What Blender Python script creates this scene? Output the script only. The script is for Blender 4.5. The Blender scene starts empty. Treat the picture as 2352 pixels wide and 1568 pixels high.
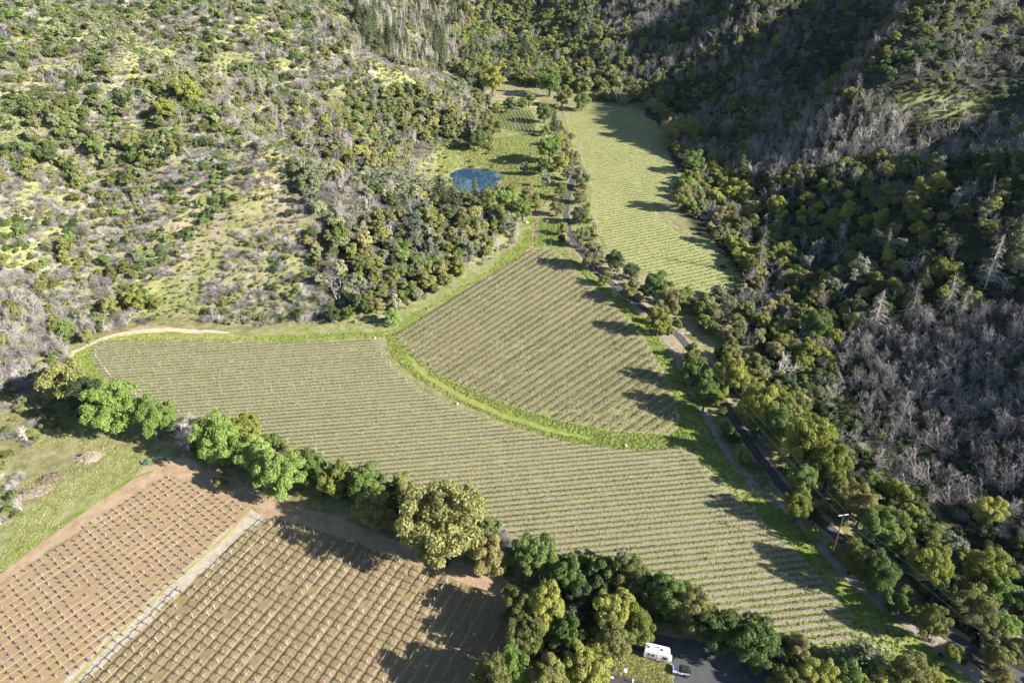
import bpy, bmesh, math, random
import numpy as np
from mathutils import Vector, Matrix, Euler

# ------------------------------------------------------------------ camera, sky, sun, exposure
SKY_STR, SUN_STR, EXPOSURE, DENOISE, HAZE = 0.06, 5.0, 1.58, True, 0.00002
SC = bpy.context.scene
COL = SC.collection
PITCH = math.radians(28.0); CAM_Z = 130.0
cam_data = bpy.data.cameras.new("camera"); cam = bpy.data.objects.new("camera", cam_data); COL.objects.link(cam)
cam.location = (0, 0, CAM_Z); cam.rotation_euler = (math.pi/2 - PITCH, 0, 0)
cam_data.sensor_width = 36; cam_data.lens = 24; cam_data.clip_start = 1; cam_data.clip_end = 12000
SC.camera = cam
SUN_EL, SUN_AZ = math.radians(25.0), math.radians(-23.0)      # azimuth counted from +x towards +y
sun_dir = Vector((math.cos(SUN_EL)*math.cos(SUN_AZ), math.cos(SUN_EL)*math.sin(SUN_AZ), math.sin(SUN_EL)))
W = bpy.data.worlds.new("World"); SC.world = W; W.use_nodes = True
nt = W.node_tree; nt.nodes.clear()
sky = nt.nodes.new("ShaderNodeTexSky"); sky.sky_type = 'NISHITA'; sky.sun_disc = False
sky.sun_elevation = SUN_EL; sky.sun_rotation = math.pi/2 - SUN_AZ; sky.altitude = 300
sky.air_density = 1.0; sky.dust_density = 0.4; sky.ozone_density = 2.5
bg = nt.nodes.new("ShaderNodeBackground"); bg.inputs['Strength'].default_value = SKY_STR
wo = nt.nodes.new("ShaderNodeOutputWorld")
nt.links.new(sky.outputs[0], bg.inputs[0]); nt.links.new(bg.outputs[0], wo.inputs[0])
sl = bpy.data.lights.new("sun", 'SUN'); sl.energy = SUN_STR; sl.angle = math.radians(0.5); sl.color = (1.0, 0.945, 0.86)
so = bpy.data.objects.new("sun", sl); COL.objects.link(so); so.rotation_euler = sun_dir.to_track_quat('Z', 'Y').to_euler()
so.location = (300, -100, 400)
SC.view_settings.view_transform = 'Standard'; SC.view_settings.look = 'None'
SC.view_settings.gamma = 1; SC.view_settings.use_curve_mapping = False
SC.view_settings.exposure = EXPOSURE
SC.cycles.max_bounces = 5; SC.cycles.diffuse_bounces = 2; SC.cycles.glossy_bounces = 2
SC.cycles.transmission_bounces = 2; SC.cycles.transparent_max_bounces = 6
SC.cycles.use_adaptive_sampling = True; SC.cycles.adaptive_threshold = 0.02
SC.cycles.use_denoising = DENOISE
rng = np.random.default_rng(7)
random.seed(11)

# ------------------------------------------------------------------ survey: photograph grid (2352 wide) <-> ground
VW, VH = 2352.0, 1568.0
FV = 24/36*VW
SLOPE, Y0 = 0.09, 120.0
cp, sp = math.cos(PITCH), math.sin(PITCH)
def plane(y): return SLOPE*(y - Y0)
def ray(px, py):
    u = (np.asarray(px, float)-VW/2)/FV; v = (VH/2-np.asarray(py, float))/FV
    return np.stack([u, cp+v*sp, -sp+v*cp], -1)
def unp(px, py):                                   # pixel -> point on the valley plane (x, y)
    d = ray(px, py); t = (CAM_Z + SLOPE*Y0)/(-d[..., 2] + SLOPE*d[..., 1])
    return d[..., :2]*t[..., None]
def project(x, y, z):
    z = np.asarray(z)-CAM_Z
    dep = y*cp - z*sp; v = (y*sp + z*cp)/dep
    return VW/2+FV*x/dep, VH/2-FV*v, dep

def vnoise(x, y, seed=0):
    x = np.asarray(x, float); y = np.asarray(y, float)
    xi = np.floor(x).astype(np.int64); yi = np.floor(y).astype(np.int64)
    fx = x-xi; fy = y-yi; fx = fx*fx*(3-2*fx); fy = fy*fy*(3-2*fy)
    def h(a, b):
        n = (a*374761393 + b*668265263 + seed*144665) & 0xffffffff
        n = ((n ^ (n >> 13))*1274126177) & 0xffffffff
        return ((n ^ (n >> 16)) & 0xffff)/65535.0
    return (h(xi, yi)*(1-fx)+h(xi+1, yi)*fx)*(1-fy)+(h(xi, yi+1)*(1-fx)+h(xi+1, yi+1)*fx)*fy
def fbm(x, y, s, seed=0, o=4):
    r = 0; a = 1; t = 0
    for k in range(o):
        r = r + a*(vnoise(x/s, y/s, seed+k*17)-.5); t += a; a *= .5; s *= .5
    return 2*r/t
def sstep(a, b, x):
    t = np.clip((x-a)/(b-a), 0, 1); return t*t*(3-2*t)
def poly_dist(x, y, P):
    """distance to polygon outline and inside flag, vectorised"""
    x = np.asarray(x, float); y = np.asarray(y, float)
    d = np.full(x.shape, 1e9); ins = np.zeros(x.shape, bool)
    n = len(P)
    for i in range(n):
        ax, ay = P[i]; bx, by = P[(i+1) % n]
        ex, ey = bx-ax, by-ay
        t = np.clip(((x-ax)*ex+(y-ay)*ey)/(ex*ex+ey*ey+1e-9), 0, 1)
        d = np.minimum(d, (x-ax-t*ex)**2+(y-ay-t*ey)**2)
        c = ((ay > y) != (by > y)) & (x < (bx-ax)*(y-ay)/(by-ay+1e-12)+ax)
        ins ^= c
    return np.sqrt(d), ins
def inside(x, y, P): return poly_dist(x, y, P)[1]

def G(pts): return [tuple(unp(a, b)) for a, b in pts]        # survey points on the valley floor

# valley floor outline, counter-clockwise from behind the viewer
VALLEY = [(-420, -150), (170, -150), (150, 60)] + G([(2352, 1500), (2200, 1300), (2060, 1130), (1950, 990), (1865, 880),
    (1800, 780), (1740, 680), (1700, 600), (1640, 500), (1600, 430), (1585, 350), (1560, 290), (1500, 250), (1400, 222),
    (1290, 185), (1230, 140), (1170, 100), (1130, 75), (1085, 85), (1060, 110), (1040, 145), (1060, 190), (1105, 215),
    (1130, 250), (1150, 300), (1130, 335), (1040, 345), (985, 385), (985, 440), (1100, 480), (1205, 500), (1190, 560), (1100, 620), (1010, 675),
    (935, 718), (870, 748), (600, 750), (350, 738), (220, 765), (150, 805), (90, 850), (0, 905)]) + [(-420, 190)]
POND = G([(1036, 390), (1046, 379), (1068, 371), (1105, 373), (1130, 380), (1152, 387), (1155, 396), (1147, 406), (1136, 414), (1138, 426), (1146, 434), (1132, 441), (1106, 443), (1082, 448), (1060, 444), (1048, 430), (1040, 410)])
pond_c = np.array(POND).mean(0); POND_Z = float(plane(min(p[1] for p in POND)))+1.0

# spurs (+) and gullies (-) : start, end, amplitude, half width
RELIEF = [((138, 385), (540, 634), 52, 36), ((126, 458), (520, 702), -40, 38), ((136, 590), (420, 784), 34, 32), ((110, 645), (400, 843), -24, 32),
    ((120, 250), (420, 330), 9, 26), ((125, 300), (420, 410), -8, 24), ((-60, 330), (-330, 520), -9, 26), ((-150, 300), (-420, 420), 8, 26)]
def x_right(a): return a[0] > 0
def gl(px, py): return tuple(unp(px, py))
def line_d(x, y, a, b):
    ex, ey = b[0]-a[0], b[1]-a[1]
    t = ((x-a[0])*ex+(y-a[1])*ey)/(ex*ex+ey*ey)
    tc = np.clip(t, 0, 1)
    return np.hypot(x-a[0]-tc*ex, y-a[1]-tc*ey), t

CX = [(-100, 0), (100, 20), (200, 40), (300, 35), (400, 20), (600, 0), (900, -20), (1500, -60), (3000, -100)]
def height(x, y):
    x = np.asarray(x, float); y = np.asarray(y, float)
    d, ins = poly_dist(x, y, VALLEY)
    d = np.where(ins, 0, np.maximum(d-5, 0))
    xc = np.interp(y, [c[0] for c in CX], [c[1] for c in CX])
    w = sstep(-60, 60, x-xc)
    hl = 300*(1-np.exp(-d*0.50/300)); dr = d-20*(1-np.exp(-d/20)); hr = 330*(1-np.exp(-dr*0.49/330))
    h = hl*(1-w)+hr*w
    ramp = sstep(0, 70, d)
    # general relief
    rel = 16*fbm(x, y, 130, 3)*ramp*(1-.7*w) + 9*fbm(x, y, 45, 9, 3)*ramp*(1-.3*w) + 1.6*fbm(x, y, 11, 21, 2)*sstep(3, 20, d)
    for a, b, amp, hw in RELIEF:
        dd, t = line_d(x, y, a, b)
        hwv = hw
        rel = rel + amp*np.exp(-(dd/hwv)**2)*(sstep(40, 130, d) if x_right(a) else sstep(5, 80, d))
    z = plane(y) + h + rel
    # level pond basin
    pd, pin = poly_dist(x, y, POND)
    k = np.where(pin, 1.0, 1-sstep(2, 26, pd))
    zp = np.where(pin, POND_Z-np.minimum(pd*.35, 1.6)-.1, POND_Z+.1+pd*.03)
    return z*(1-k)+zp*k

def hit(px, py, tmax=2500):                        # pixel -> first point on the terrain
    px = np.atleast_1d(np.asarray(px, float)); py = np.atleast_1d(np.asarray(py, float))
    d = ray(px, py); t = np.full(px.shape, 60.0); done = np.zeros(px.shape, bool)
    for k in range(400):
        X = d[:, 0]*t; Y = d[:, 1]*t; Z = CAM_Z+d[:, 2]*t
        g = Z-height(X, Y)
        done |= g < 0.05
        t = np.where(done, t, t+np.maximum(g*.55, .05)); 
        if done.all() or t[~done].min() > tmax: break
    return np.stack([d[:, 0]*t, d[:, 1]*t, height(d[:, 0]*t, d[:, 1]*t)], -1)
def at(px, py): return Vector(hit(px, py)[0])

# ------------------------------------------------------------------ object helpers
def link(o, parent=None):
    COL.objects.link(o)
    if parent is not None: o.parent = parent
    return o
def tag(o, label=None, cat=None, group=None, kind=None):
    if label: o['label'] = label
    if cat: o['category'] = cat
    if group: o['group'] = group
    if kind: o['kind'] = kind
    return o
def empty(name, loc, rz=0, s=1):
    o = bpy.data.objects.new(name, None); o.empty_display_size = .5; COL.objects.link(o)
    o.location = loc; o.rotation_euler = (0, 0, rz); o.scale = (s, s, s) if not hasattr(s, '__len__') else s
    return o
def np_mesh(name, V, F, mats=(), mi=None, smooth=False, uv=None):
    """V (n,3); F (m,4) quads or (m,3) triangles"""
    V = np.ascontiguousarray(V, np.float32); F = np.ascontiguousarray(F, np.int32)
    me = bpy.data.meshes.new(name); k = F.shape[1]; m = len(F)
    me.vertices.add(len(V)); me.vertices.foreach_set('co', V.ravel())
    me.loops.add(m*k); me.loops.foreach_set('vertex_index', F.ravel())
    me.polygons.add(m); me.polygons.foreach_set('loop_start', np.arange(0, m*k, k, dtype=np.int32))
    for x in mats: me.materials.append(x)
    if mi is not None: me.polygons.foreach_set('material_index', np.ascontiguousarray(mi, np.int32))
    me.polygons.foreach_set('use_smooth', np.full(m, smooth))
    if uv is not None:
        l = me.uv_layers.new(name='UVMap'); l.data.foreach_set('uv', np.ascontiguousarray(uv[F.ravel()], np.float32).ravel())
    me.update(calc_edges=True); me.validate()
    return me
class MB:
    """collects boxes, tapered tubes and quads in numpy lists"""
    def __init__(s): s.V = []; s.F = []; s.M = []; s.n = 0
    def add(s, V, F, m=0):
        V = np.asarray(V, float); F = np.asarray(F, int)
        s.V.append(V); s.F.append(F+s.n); s.M.append(np.full(len(F), m)); s.n += len(V)
    def tube(s, p, q, r0, r1, n=4, m=0):
        p = np.asarray(p, float); q = np.asarray(q, float); d = q-p; L = np.linalg.norm(d)+1e-9; d = d/L
        a = np.cross(d, [0, 0, 1.]) if abs(d[2]) < .9 else np.cross(d, [1., 0, 0]); a /= np.linalg.norm(a); b = np.cross(d, a)
        t = np.arange(n)*2*math.pi/n; c = np.cos(t)[:, None]*a+np.sin(t)[:, None]*b
        V = np.vstack([p+c*r0, q+c*r1]); i = np.arange(n); j = (i+1) % n
        s.add(V, np.stack([i, j, j+n, i+n], -1), m)
    def path(s, pts, rs, n=5, m=0):
        for k in range(len(pts)-1): s.tube(pts[k], pts[k+1], rs[k], rs[k+1], n, m)
    def box(s, c, size, m=0, rz=0, ry=0):
        h = np.array(size)/2
        V = np.array([[x, y, z] for z in (-1, 1) for y in (-1, 1) for x in (-1, 1)], float)*h
        if ry: V = V @ np.array(Matrix.Rotation(ry, 3, 'Y')).T
        if rz: V = V @ np.array(Matrix.Rotation(rz, 3, 'Z')).T
        s.add(V+np.array(c), [[0, 2, 3, 1], [4, 5, 7, 6], [0, 1, 5, 4], [1, 3, 7, 5], [3, 2, 6, 7], [2, 0, 4, 6]], m)
    def mesh(s, name, mats, smooth=False):
        return np_mesh(name, np.vstack(s.V), np.vstack(s.F), mats, np.concatenate(s.M), smooth)
    def build(s, name, mats, parent=None, smooth=False, loc=None):
        o = bpy.data.objects.new(name, s.mesh(name, mats if isinstance(mats, (list, tuple)) else [mats], smooth)); link(o, parent)
        if loc is not None: o.location = loc
        return o

# ------------------------------------------------------------------ materials
class N:
    def __init__(s, name):
        s.m = bpy.data.materials.new(name); s.m.use_nodes = True; s.t = s.m.node_tree; s.t.nodes.clear()
        s.o = s.t.nodes.new('ShaderNodeOutputMaterial'); s.b = s.t.nodes.new('ShaderNodeBsdfPrincipled')
        s.t.links.new(s.b.outputs[0], s.o.inputs[0]); s.b.inputs['Roughness'].default_value = .85
        s.b.inputs['Specular IOR Level'].default_value = .25
    def node(s, ty, **k):
        n = s.t.nodes.new(ty)
        for a, b in k.items(): setattr(n, a, b)
        return n
    def l(s, a, b): s.t.links.new(a, b)
    def coord(s, which='Object'): return s.node('ShaderNodeTexCoord').outputs[which]
    def noise(s, scale, detail=3, rough=.55, co=None, dist=0):
        n = s.node('ShaderNodeTexNoise'); n.inputs['Scale'].default_value = scale; n.inputs['Detail'].default_value = detail
        n.inputs['Roughness'].default_value = rough; n.inputs['Distortion'].default_value = dist
        s.l(co if co is not None else s.coord(), n.inputs['Vector']); return n.outputs['Fac']
    def ramp(s, f, stops, interp='LINEAR'):
        n = s.node('ShaderNodeValToRGB'); n.color_ramp.interpolation = interp; e = n.color_ramp.elements
        while len(e) > len(stops): e.remove(e[-1])
        while len(e) < len(stops): e.new(1)
        for x, (p, c) in zip(e, stops): x.position = p; x.color = tuple(c)+(1,) if len(c) == 3 else c
        s.l(f, n.inputs[0]); return n.outputs[0]
    def mix(s, f, a, b, mode='MIX'):
        n = s.node('ShaderNodeMix', data_type='RGBA', blend_type=mode)
        for v, i in ((f, 0), (a, 6), (b, 7)):
            if hasattr(v, 'is_linked') or hasattr(v, 'links'): s.l(v, n.inputs[i])
            elif i == 0: n.inputs[0].default_value = v
            else: n.inputs[i].default_value = tuple(v)+(1,)
        return n.outputs[2]
    def math(s, op, a, b=None, c=None, clamp=False):
        n = s.node('ShaderNodeMath', operation=op); n.use_clamp = clamp
        for i, v in enumerate((a, b, c)):
            if v is None: continue
            if isinstance(v, (int, float)): n.inputs[i].default_value = v
            else: s.l(v, n.inputs[i])
        return n.outputs[0]
    def color(s, c):
        if isinstance(c, (tuple, list)): s.b.inputs['Base Color'].default_value = tuple(c)+(1,)
        else: s.l(c, s.b.inputs['Base Color'])
        return s
    def bump(s, h, strength=.5, dist=.1):
        n = s.node('ShaderNodeBump'); n.inputs['Strength'].default_value = strength; n.inputs['Distance'].default_value = dist
        s.l(h, n.inputs['Height']); s.l(n.outputs[0], s.b.inputs['Normal']); return s
    def rough(s, r): s.b.inputs['Roughness'].default_value = r; return s
def plain(name, c, rough=.7, metal=0, var=.25, scale=3.0):
    n = N(name); k = n.noise(scale, 4)
    n.color(n.mix(k, tuple(x*(1-var) for x in c), tuple(min(1, x*(1+var)) for x in c))).rough(rough)
    n.b.inputs['Metallic'].default_value = metal
    return n.m
def foliage(name, c1, c2, c3, trans=.35):
    """leaf colour differs from tree to tree (object random) and from spray to spray (noise)"""
    n = N(name); oi = n.node('ShaderNodeObjectInfo')
    r = oi.outputs['Random']
    k = n.noise(.9, 2); k2 = n.noise(4.5, 2, .6)
    base = n.ramp(r, [(0, c1), (.5, c2), (1, c3)])
    base = n.mix(n.math('MULTIPLY_ADD', k, 1.6, -.3, clamp=True), base, n.mix(.55, base, c3))
    v = n.math('MULTIPLY_ADD', k2, 1.3, .35)
    hv = n.node('ShaderNodeHueSaturation'); hv.inputs['Fac'].default_value = 1
    n.l(base, hv.inputs['Color']); n.l(n.math('MULTIPLY', v, n.math('MULTIPLY_ADD', r, .35, .82)), hv.inputs['Value'])
    n.color(hv.outputs[0]).rough(.6)
    n.b.inputs['Specular IOR Level'].default_value = .3
    tr = n.node('ShaderNodeBsdfTranslucent'); n.l(hv.outputs[0], tr.inputs[0])
    ms = n.node('ShaderNodeMixShader'); ms.inputs[0].default_value = trans
    n.l(n.b.outputs[0], ms.inputs[1]); n.l(tr.outputs[0], ms.inputs[2]); n.l(ms.outputs[0], n.o.inputs[0])
    return n.m
def wood(name, a, b, scale=2.0):
    n = N(name); oi = n.node('ShaderNodeObjectInfo')
    k = n.noise(scale, 4, .6)
    c = n.mix(k, a, b); hv = n.node('ShaderNodeHueSaturation')
    n.l(c, hv.inputs['Color']); n.l(n.math('MULTIPLY_ADD', oi.outputs['Random'], .95, .45), hv.inputs['Value'])
    n.color(hv.outputs[0]).rough(.9); return n.m

M = {}
M['oak_olive'] = foliage('olive_oak_leaves', (.15, .175, .055), (.205, .225, .07), (.265, .265, .095))
M['oak_yellow'] = foliage('yellow_green_oak_leaves', (.21, .26, .05), (.28, .31, .065), (.36, .36, .10))
M['oak_green'] = foliage('green_oak_leaves', (.115, .18, .05), (.155, .225, .06), (.205, .265, .08))
M['oak_dark'] = foliage('dark_evergreen_leaves', (.055, .09, .035), (.08, .12, .045), (.115, .15, .055))
M['bright'] = foliage('fresh_spring_leaves', (.18, .275, .06), (.23, .335, .08), (.29, .385, .11), .4)
M['grey_pine'] = foliage('grey_green_needles', (.19, .22, .15), (.24, .27, .18), (.29, .31, .21))
M['conifer'] = foliage('dark_conifer_needles', (.075, .10, .05), (.105, .13, .065), (.14, .16, .08), .2)
M['tan_oak'] = foliage('tan_new_oak_leaves', (.27, .26, .10), (.33, .30, .12), (.38, .335, .15))
M['sage'] = foliage('grey_green_chaparral_leaves', (.21, .23, .12), (.27, .285, .15), (.33, .34, .19))
M['bark'] = wood('oak_bark', (.06, .05, .04), (.14, .12, .10))
M['grey_wood'] = wood('weathered_grey_wood', (.19, .17, .16), (.42, .385, .365))
M['pale_wood'] = wood('bleached_bare_wood', (.32, .29, .25), (.56, .52, .46))
M['charred'] = wood('charred_wood', (.02, .018, .016), (.06, .05, .05))

# ------------------------------------------------------------------ ground cover zones painted on the terrain as vertex masks
def terr_axes():
    core = np.arange(-480, 480.1, 3.0)
    out = 480+np.cumsum(np.geomspace(4, 260, 34))
    xs = np.concatenate([-out[::-1], core, out])
    ycore = np.arange(30, 960.1, 3.0)
    yo = 960+np.cumsum(np.geomspace(4, 260, 32)); yi = 30-np.cumsum(np.geomspace(4, 160, 14))
    return xs, np.concatenate([yi[::-1], ycore, yo])
def terrain_material():
    n = N('hillside_ground'); co = n.coord('Object')
    at_ = n.node('ShaderNodeAttribute'); at_.attribute_name = 'zones'; sep = n.node('ShaderNodeSeparateColor'); n.l(at_.outputs['Color'], sep.inputs[0])
    g, dark, tan = sep.outputs[0], sep.outputs[1], sep.outputs[2]
    k1 = n.noise(.035, 5, .6, co); k2 = n.noise(.35, 5, .65, co); k3 = n.noise(2.2, 4, .7, co)
    dry = n.ramp(k2, [(.25, (.12, .13, .05)), (.42, (.21, .205, .085)), (.55, (.30, .275, .13)), (.75, (.42, .36, .24))])
    green = n.ramp(k2, [(.25, (.15, .17, .06)), (.5, (.265, .275, .10)), (.75, (.41, .39, .24))])
    dirt = n.ramp(k3, [(.2, (.26, .20, .13)), (.55, (.42, .34, .24)), (.8, (.52, .44, .33))])
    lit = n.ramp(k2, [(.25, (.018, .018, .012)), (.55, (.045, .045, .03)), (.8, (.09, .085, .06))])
    def soft(m, w=.9):
        e = n.math('MULTIPLY_ADD', n.math('SUBTRACT', k2, .5), w*1.6, m)
        return n.math('MULTIPLY_ADD', n.math('SUBTRACT', e, .5), 3.0, .5, clamp=True)
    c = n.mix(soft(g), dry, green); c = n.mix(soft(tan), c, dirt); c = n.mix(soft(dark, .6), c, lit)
    c = n.mix(.35, c, n.mix(k3, (.35, .35, .35), (1, 1, 1)), 'MULTIPLY')
    n.color(c); n.bump(k3, .9, .5); return n.m
M['terrain'] = terrain_material()

# zones in survey coordinates
Z_GREEN = [G(p) for p in (
    [(1235, 480), (1150, 560), (1060, 630), (960, 690), (880, 740), (700, 748), (600, 760), (560, 790), (900, 775), (1010, 700), (1120, 640), (1230, 570), (1240, 500)],
    [(990, 345), (1060, 320), (1150, 310), (1230, 300), (1300, 440), (1180, 455), (1000, 400)],
    [(1130, 240), (1240, 245), (1235, 310), (1145, 310)],
    [(120, 800), (180, 780), (225, 880), (270, 930), (300, 1000), (260, 1000), (180, 900)],
    [(330, 1020), (345, 1070), (200, 1170), (0, 1300), (0, 1220), (120, 1140), (240, 1060)],
    [(1290, 570), (1330, 610), (1480, 720), (1560, 850), (1620, 1000), (1720, 1120), (1860, 1260), (2000, 1400), (2120, 1500), (2240, 1568), (2100, 1568), (1900, 1400), (1560, 1040), (1480, 760), (1280, 590)],
    [(1620, 540), (1700, 640), (1700, 670), (1680, 668), (1600, 560)], [(1500, 330), (1560, 400), (1500, 480), (1540, 400)],
    [(1740, 1440), (1900, 1480), (2000, 1470), (2200, 1568), (1900, 1568)])]
Z_TAN = [G(p) for p in (
    [(1060, 150), (1110, 150), (1110, 190), (1060, 200)],
    [(1370, 585), (1480, 640), (1580, 770), (1660, 900), (1700, 960), (1640, 930), (1560, 820), (1470, 720), (1380, 640)],
    [(1100, 205), (1240, 212), (1240, 236), (1140, 232), (1092, 215)],
    [(1460, 1440), (1560, 1470), (1540, 1568), (1400, 1568)],
    [(300, 745), (520, 760), (520, 775), (300, 765)])]
def zone_masks(x, y, z):
    g = np.zeros(x.shape); tan = np.zeros(x.shape); dark = np.zeros(x.shape)
    d, ins = poly_dist(x, y, VALLEY)
    xc = np.interp(y, [c[0] for c in CX], [c[1] for c in CX])
    right = sstep(10, 60, x-xc)
    for P in Z_GREEN:
        dd, i = poly_dist(x, y, P); g = np.maximum(g, np.where(i, 1, 1-sstep(0, 3, dd)))
    for P in Z_TAN:
        dd, i = poly_dist(x, y, P); tan = np.maximum(tan, np.where(i, .55, .55*(1-sstep(0, 3, dd))))
    px, py, dep = project(x, y, z)
    hill = sstep(0, 12, np.where(ins, 0, d))
    big = fbm(x, y, 60, 5, 3)
    left = hill*(1-right)
    g = np.maximum(g, left*np.clip(.52+.9*big+.28*sstep(600, 250, py)*sstep(700, 300, px), 0, .95))
    low = sstep(250, 420, py)*sstep(760, 640, py)*sstep(200, 330, px)*sstep(850, 650, px)
    tan = np.maximum(tan, left*low*np.clip(.22+.9*fbm(x, y, 14, 31, 3), 0, .6))
    tan = np.maximum(tan, left*np.clip(.0+1.0*fbm(x, y, 20, 77, 3), 0, .8))
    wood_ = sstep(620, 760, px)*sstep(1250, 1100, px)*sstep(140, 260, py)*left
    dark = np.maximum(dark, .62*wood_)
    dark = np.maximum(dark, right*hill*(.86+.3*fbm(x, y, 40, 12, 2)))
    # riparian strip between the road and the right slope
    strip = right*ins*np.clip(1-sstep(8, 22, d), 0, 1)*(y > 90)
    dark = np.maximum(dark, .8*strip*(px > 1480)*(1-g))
    meadow = right*hill*np.exp(-(((px-2150)/170)**2+((py-245)/40)**2))
    dark = dark*(1-.8*meadow); g = np.maximum(g, .9*meadow)
    # ground under the hedgerow
    return g, dark, tan
def build_terrain():
    xs, ys = terr_axes(); X, Y = np.meshgrid(xs, ys); Z = height(X, Y)
    V = np.stack([X.ravel(), Y.ravel(), Z.ravel()], -1); nx, ny = len(xs), len(ys)
    i = (np.arange(ny-1)[:, None]*nx+np.arange(nx-1)[None, :]).ravel()
    F = np.stack([i, i+1, i+nx+1, i+nx], -1)
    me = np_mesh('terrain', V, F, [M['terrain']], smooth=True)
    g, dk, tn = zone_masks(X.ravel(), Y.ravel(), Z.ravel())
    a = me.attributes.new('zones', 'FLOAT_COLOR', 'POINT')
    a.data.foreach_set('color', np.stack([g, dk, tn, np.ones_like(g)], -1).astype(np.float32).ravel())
    o = link(bpy.data.objects.new('terrain', me)); tag(o, 'brushy hillsides and the valley floor between them', 'terrain', kind='structure'); return o
build_terrain()

# ------------------------------------------------------------------ sheets of ground lying on the valley floor
def densify(P, step=2.0, jit=.0, seed=1):
    out = []
    n = len(P)
    for i in range(n):
        a = np.array(P[i]); b = np.array(P[(i+1) % n]); L = np.linalg.norm(b-a); k = max(1, int(L/step))
        for j in range(k): out.append(a+(b-a)*j/k)
    out = np.array(out)
    if jit:
        out[:, 0] += jit*fbm(out[:, 0], out[:, 1], 5, seed, 3)*2; out[:, 1] += jit*fbm(out[:, 0], out[:, 1], 5, seed+50, 3)*2
    return out
def sheet(name, P, zoff, mat, jit=.5, uvf=None, cell=9.0, label=None, cat='ground', seed=1):
    P = densify(P, 2.0, jit, seed)
    bm = bmesh.new(); vs = [bm.verts.new((a, b, 0)) for a, b in P]; f = bm.faces.new(vs)
    bmesh.ops.triangulate(bm, faces=[f])
    lo, hi = P.min(0), P.max(0)
    for ax in (0, 1):
        c = math.floor(lo[ax]/cell)*cell+cell
        while c < hi[ax]:
            nrm = Vector((1, 0, 0)) if ax == 0 else Vector((0, 1, 0))
            bmesh.ops.bisect_plane(bm, geom=bm.verts[:]+bm.edges[:]+bm.faces[:], plane_co=nrm*c, plane_no=nrm, dist=1e-5)
            c += cell
    co = np.array([v.co[:] for v in bm.verts]); z = height(co[:, 0], co[:, 1])+zoff
    for v, q in zip(bm.verts, z): v.co.z = q
    bmesh.ops.recalc_face_normals(bm, faces=bm.faces[:])
    if sum(f.normal.z for f in bm.faces) < 0: bmesh.ops.reverse_faces(bm, faces=bm.faces[:])
    if uvf is not None:
        l = bm.loops.layers.uv.new('UVMap'); u, v_ = uvf(co[:, 0], co[:, 1]); bm.verts.index_update()
        for f in bm.faces:
            for lp in f.loops: k = lp.vert.index; lp[l].uv = (u[k], v_[k])
    me = bpy.data.meshes.new(name); bm.to_mesh(me); bm.free(); me.materials.append(mat)
    for p in me.polygons: p.use_smooth = True
    o = link(bpy.data.objects.new(name, me)); tag(o, label, cat, kind='structure'); return o
def ribbon(pts, w):
    """polyline on the ground -> polygon of width w (number or list)"""
    pts = np.array(pts, float); n = len(pts)
    t = np.gradient(pts, axis=0); t /= np.linalg.norm(t, axis=1)[:, None]; nr = np.stack([-t[:, 1], t[:, 0]], -1)
    w = np.broadcast_to(np.asarray(w, float), (n,))[:, None]/2
    return [tuple(p) for p in np.vstack([pts+nr*w, (pts-nr*w)[::-1]])]

# the vineyard blocks: outline, row direction, row spacing
F_LOWER = G([(208, 815), (222, 796), (240, 786), (400, 783), (640, 789), (868, 780), (885, 810), (915, 850), (965, 893), (1040, 936), (1125, 966), (1205, 993), (1310, 1016),
    (1430, 1033), (1570, 1030), (1612, 1062), (1655, 1108), (1700, 1150), (1760, 1203), (1822, 1262), (1880, 1320), (1930, 1380), (1958, 1425), (1965, 1470),
    (1890, 1480), (1800, 1450), (1660, 1400), (1500, 1330), (1330, 1290), (1200, 1240), (1100, 1180), (920, 1120), (720, 1040), (560, 985), (440, 960), (340, 935), (270, 890), (235, 855)])
F_MID = G([(908, 772), (1000, 706), (1100, 649), (1180, 603), (1230, 574), (1268, 574), (1300, 603), (1360, 655), (1410, 700), (1455, 742), (1498, 805), (1535, 880), (1562, 960), (1560, 985),
    (1535, 1000), (1400, 990), (1295, 968), (1200, 940), (1105, 905), (1005, 860), (950, 820)])
F_UPPER = G([(1290, 250), (1360, 251), (1450, 263), (1505, 278), (1520, 298), (1500, 315), (1495, 345), (1535, 375), (1552, 400), (1535, 435), (1500, 470), (1530, 515), (1590, 558), (1645, 605), (1672, 640),
    (1688, 668), (1640, 672), (1560, 662), (1500, 630), (1440, 600), (1395, 572), (1368, 530), (1355, 480), (1358, 440), (1340, 390), (1325, 345), (1305, 310), (1298, 280)])
F_NORTH = G([(1143, 262), (1150, 254), (1222, 256), (1232, 290), (1225, 312), (1165, 300), (1148, 285)])
F_STRIP = G([(1236, 500), (1282, 505), (1290, 568), (1234, 568)])
F_WEST = G([(0, 1342), (200, 1212), (345, 1112), (385, 1092), (430, 1104), (585, 1165), (560, 1186), (180, 1568), (-250, 1568), (-250, 1510)])
F_EAST = G([(600, 1188), (640, 1192), (700, 1210), (830, 1250), (960, 1300), (1080, 1345), (1165, 1385), (1180, 1440), (1120, 1600), (800, 1720), (150, 1720), (190, 1568)])
D2R = math.pi/180
def row_uv(th, sp, v0=0):
    c, s = math.cos(th*D2R), math.sin(th*D2R)
    return lambda x, y: (x*c+y*s, (-x*s+y*c)/sp+v0)
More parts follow.
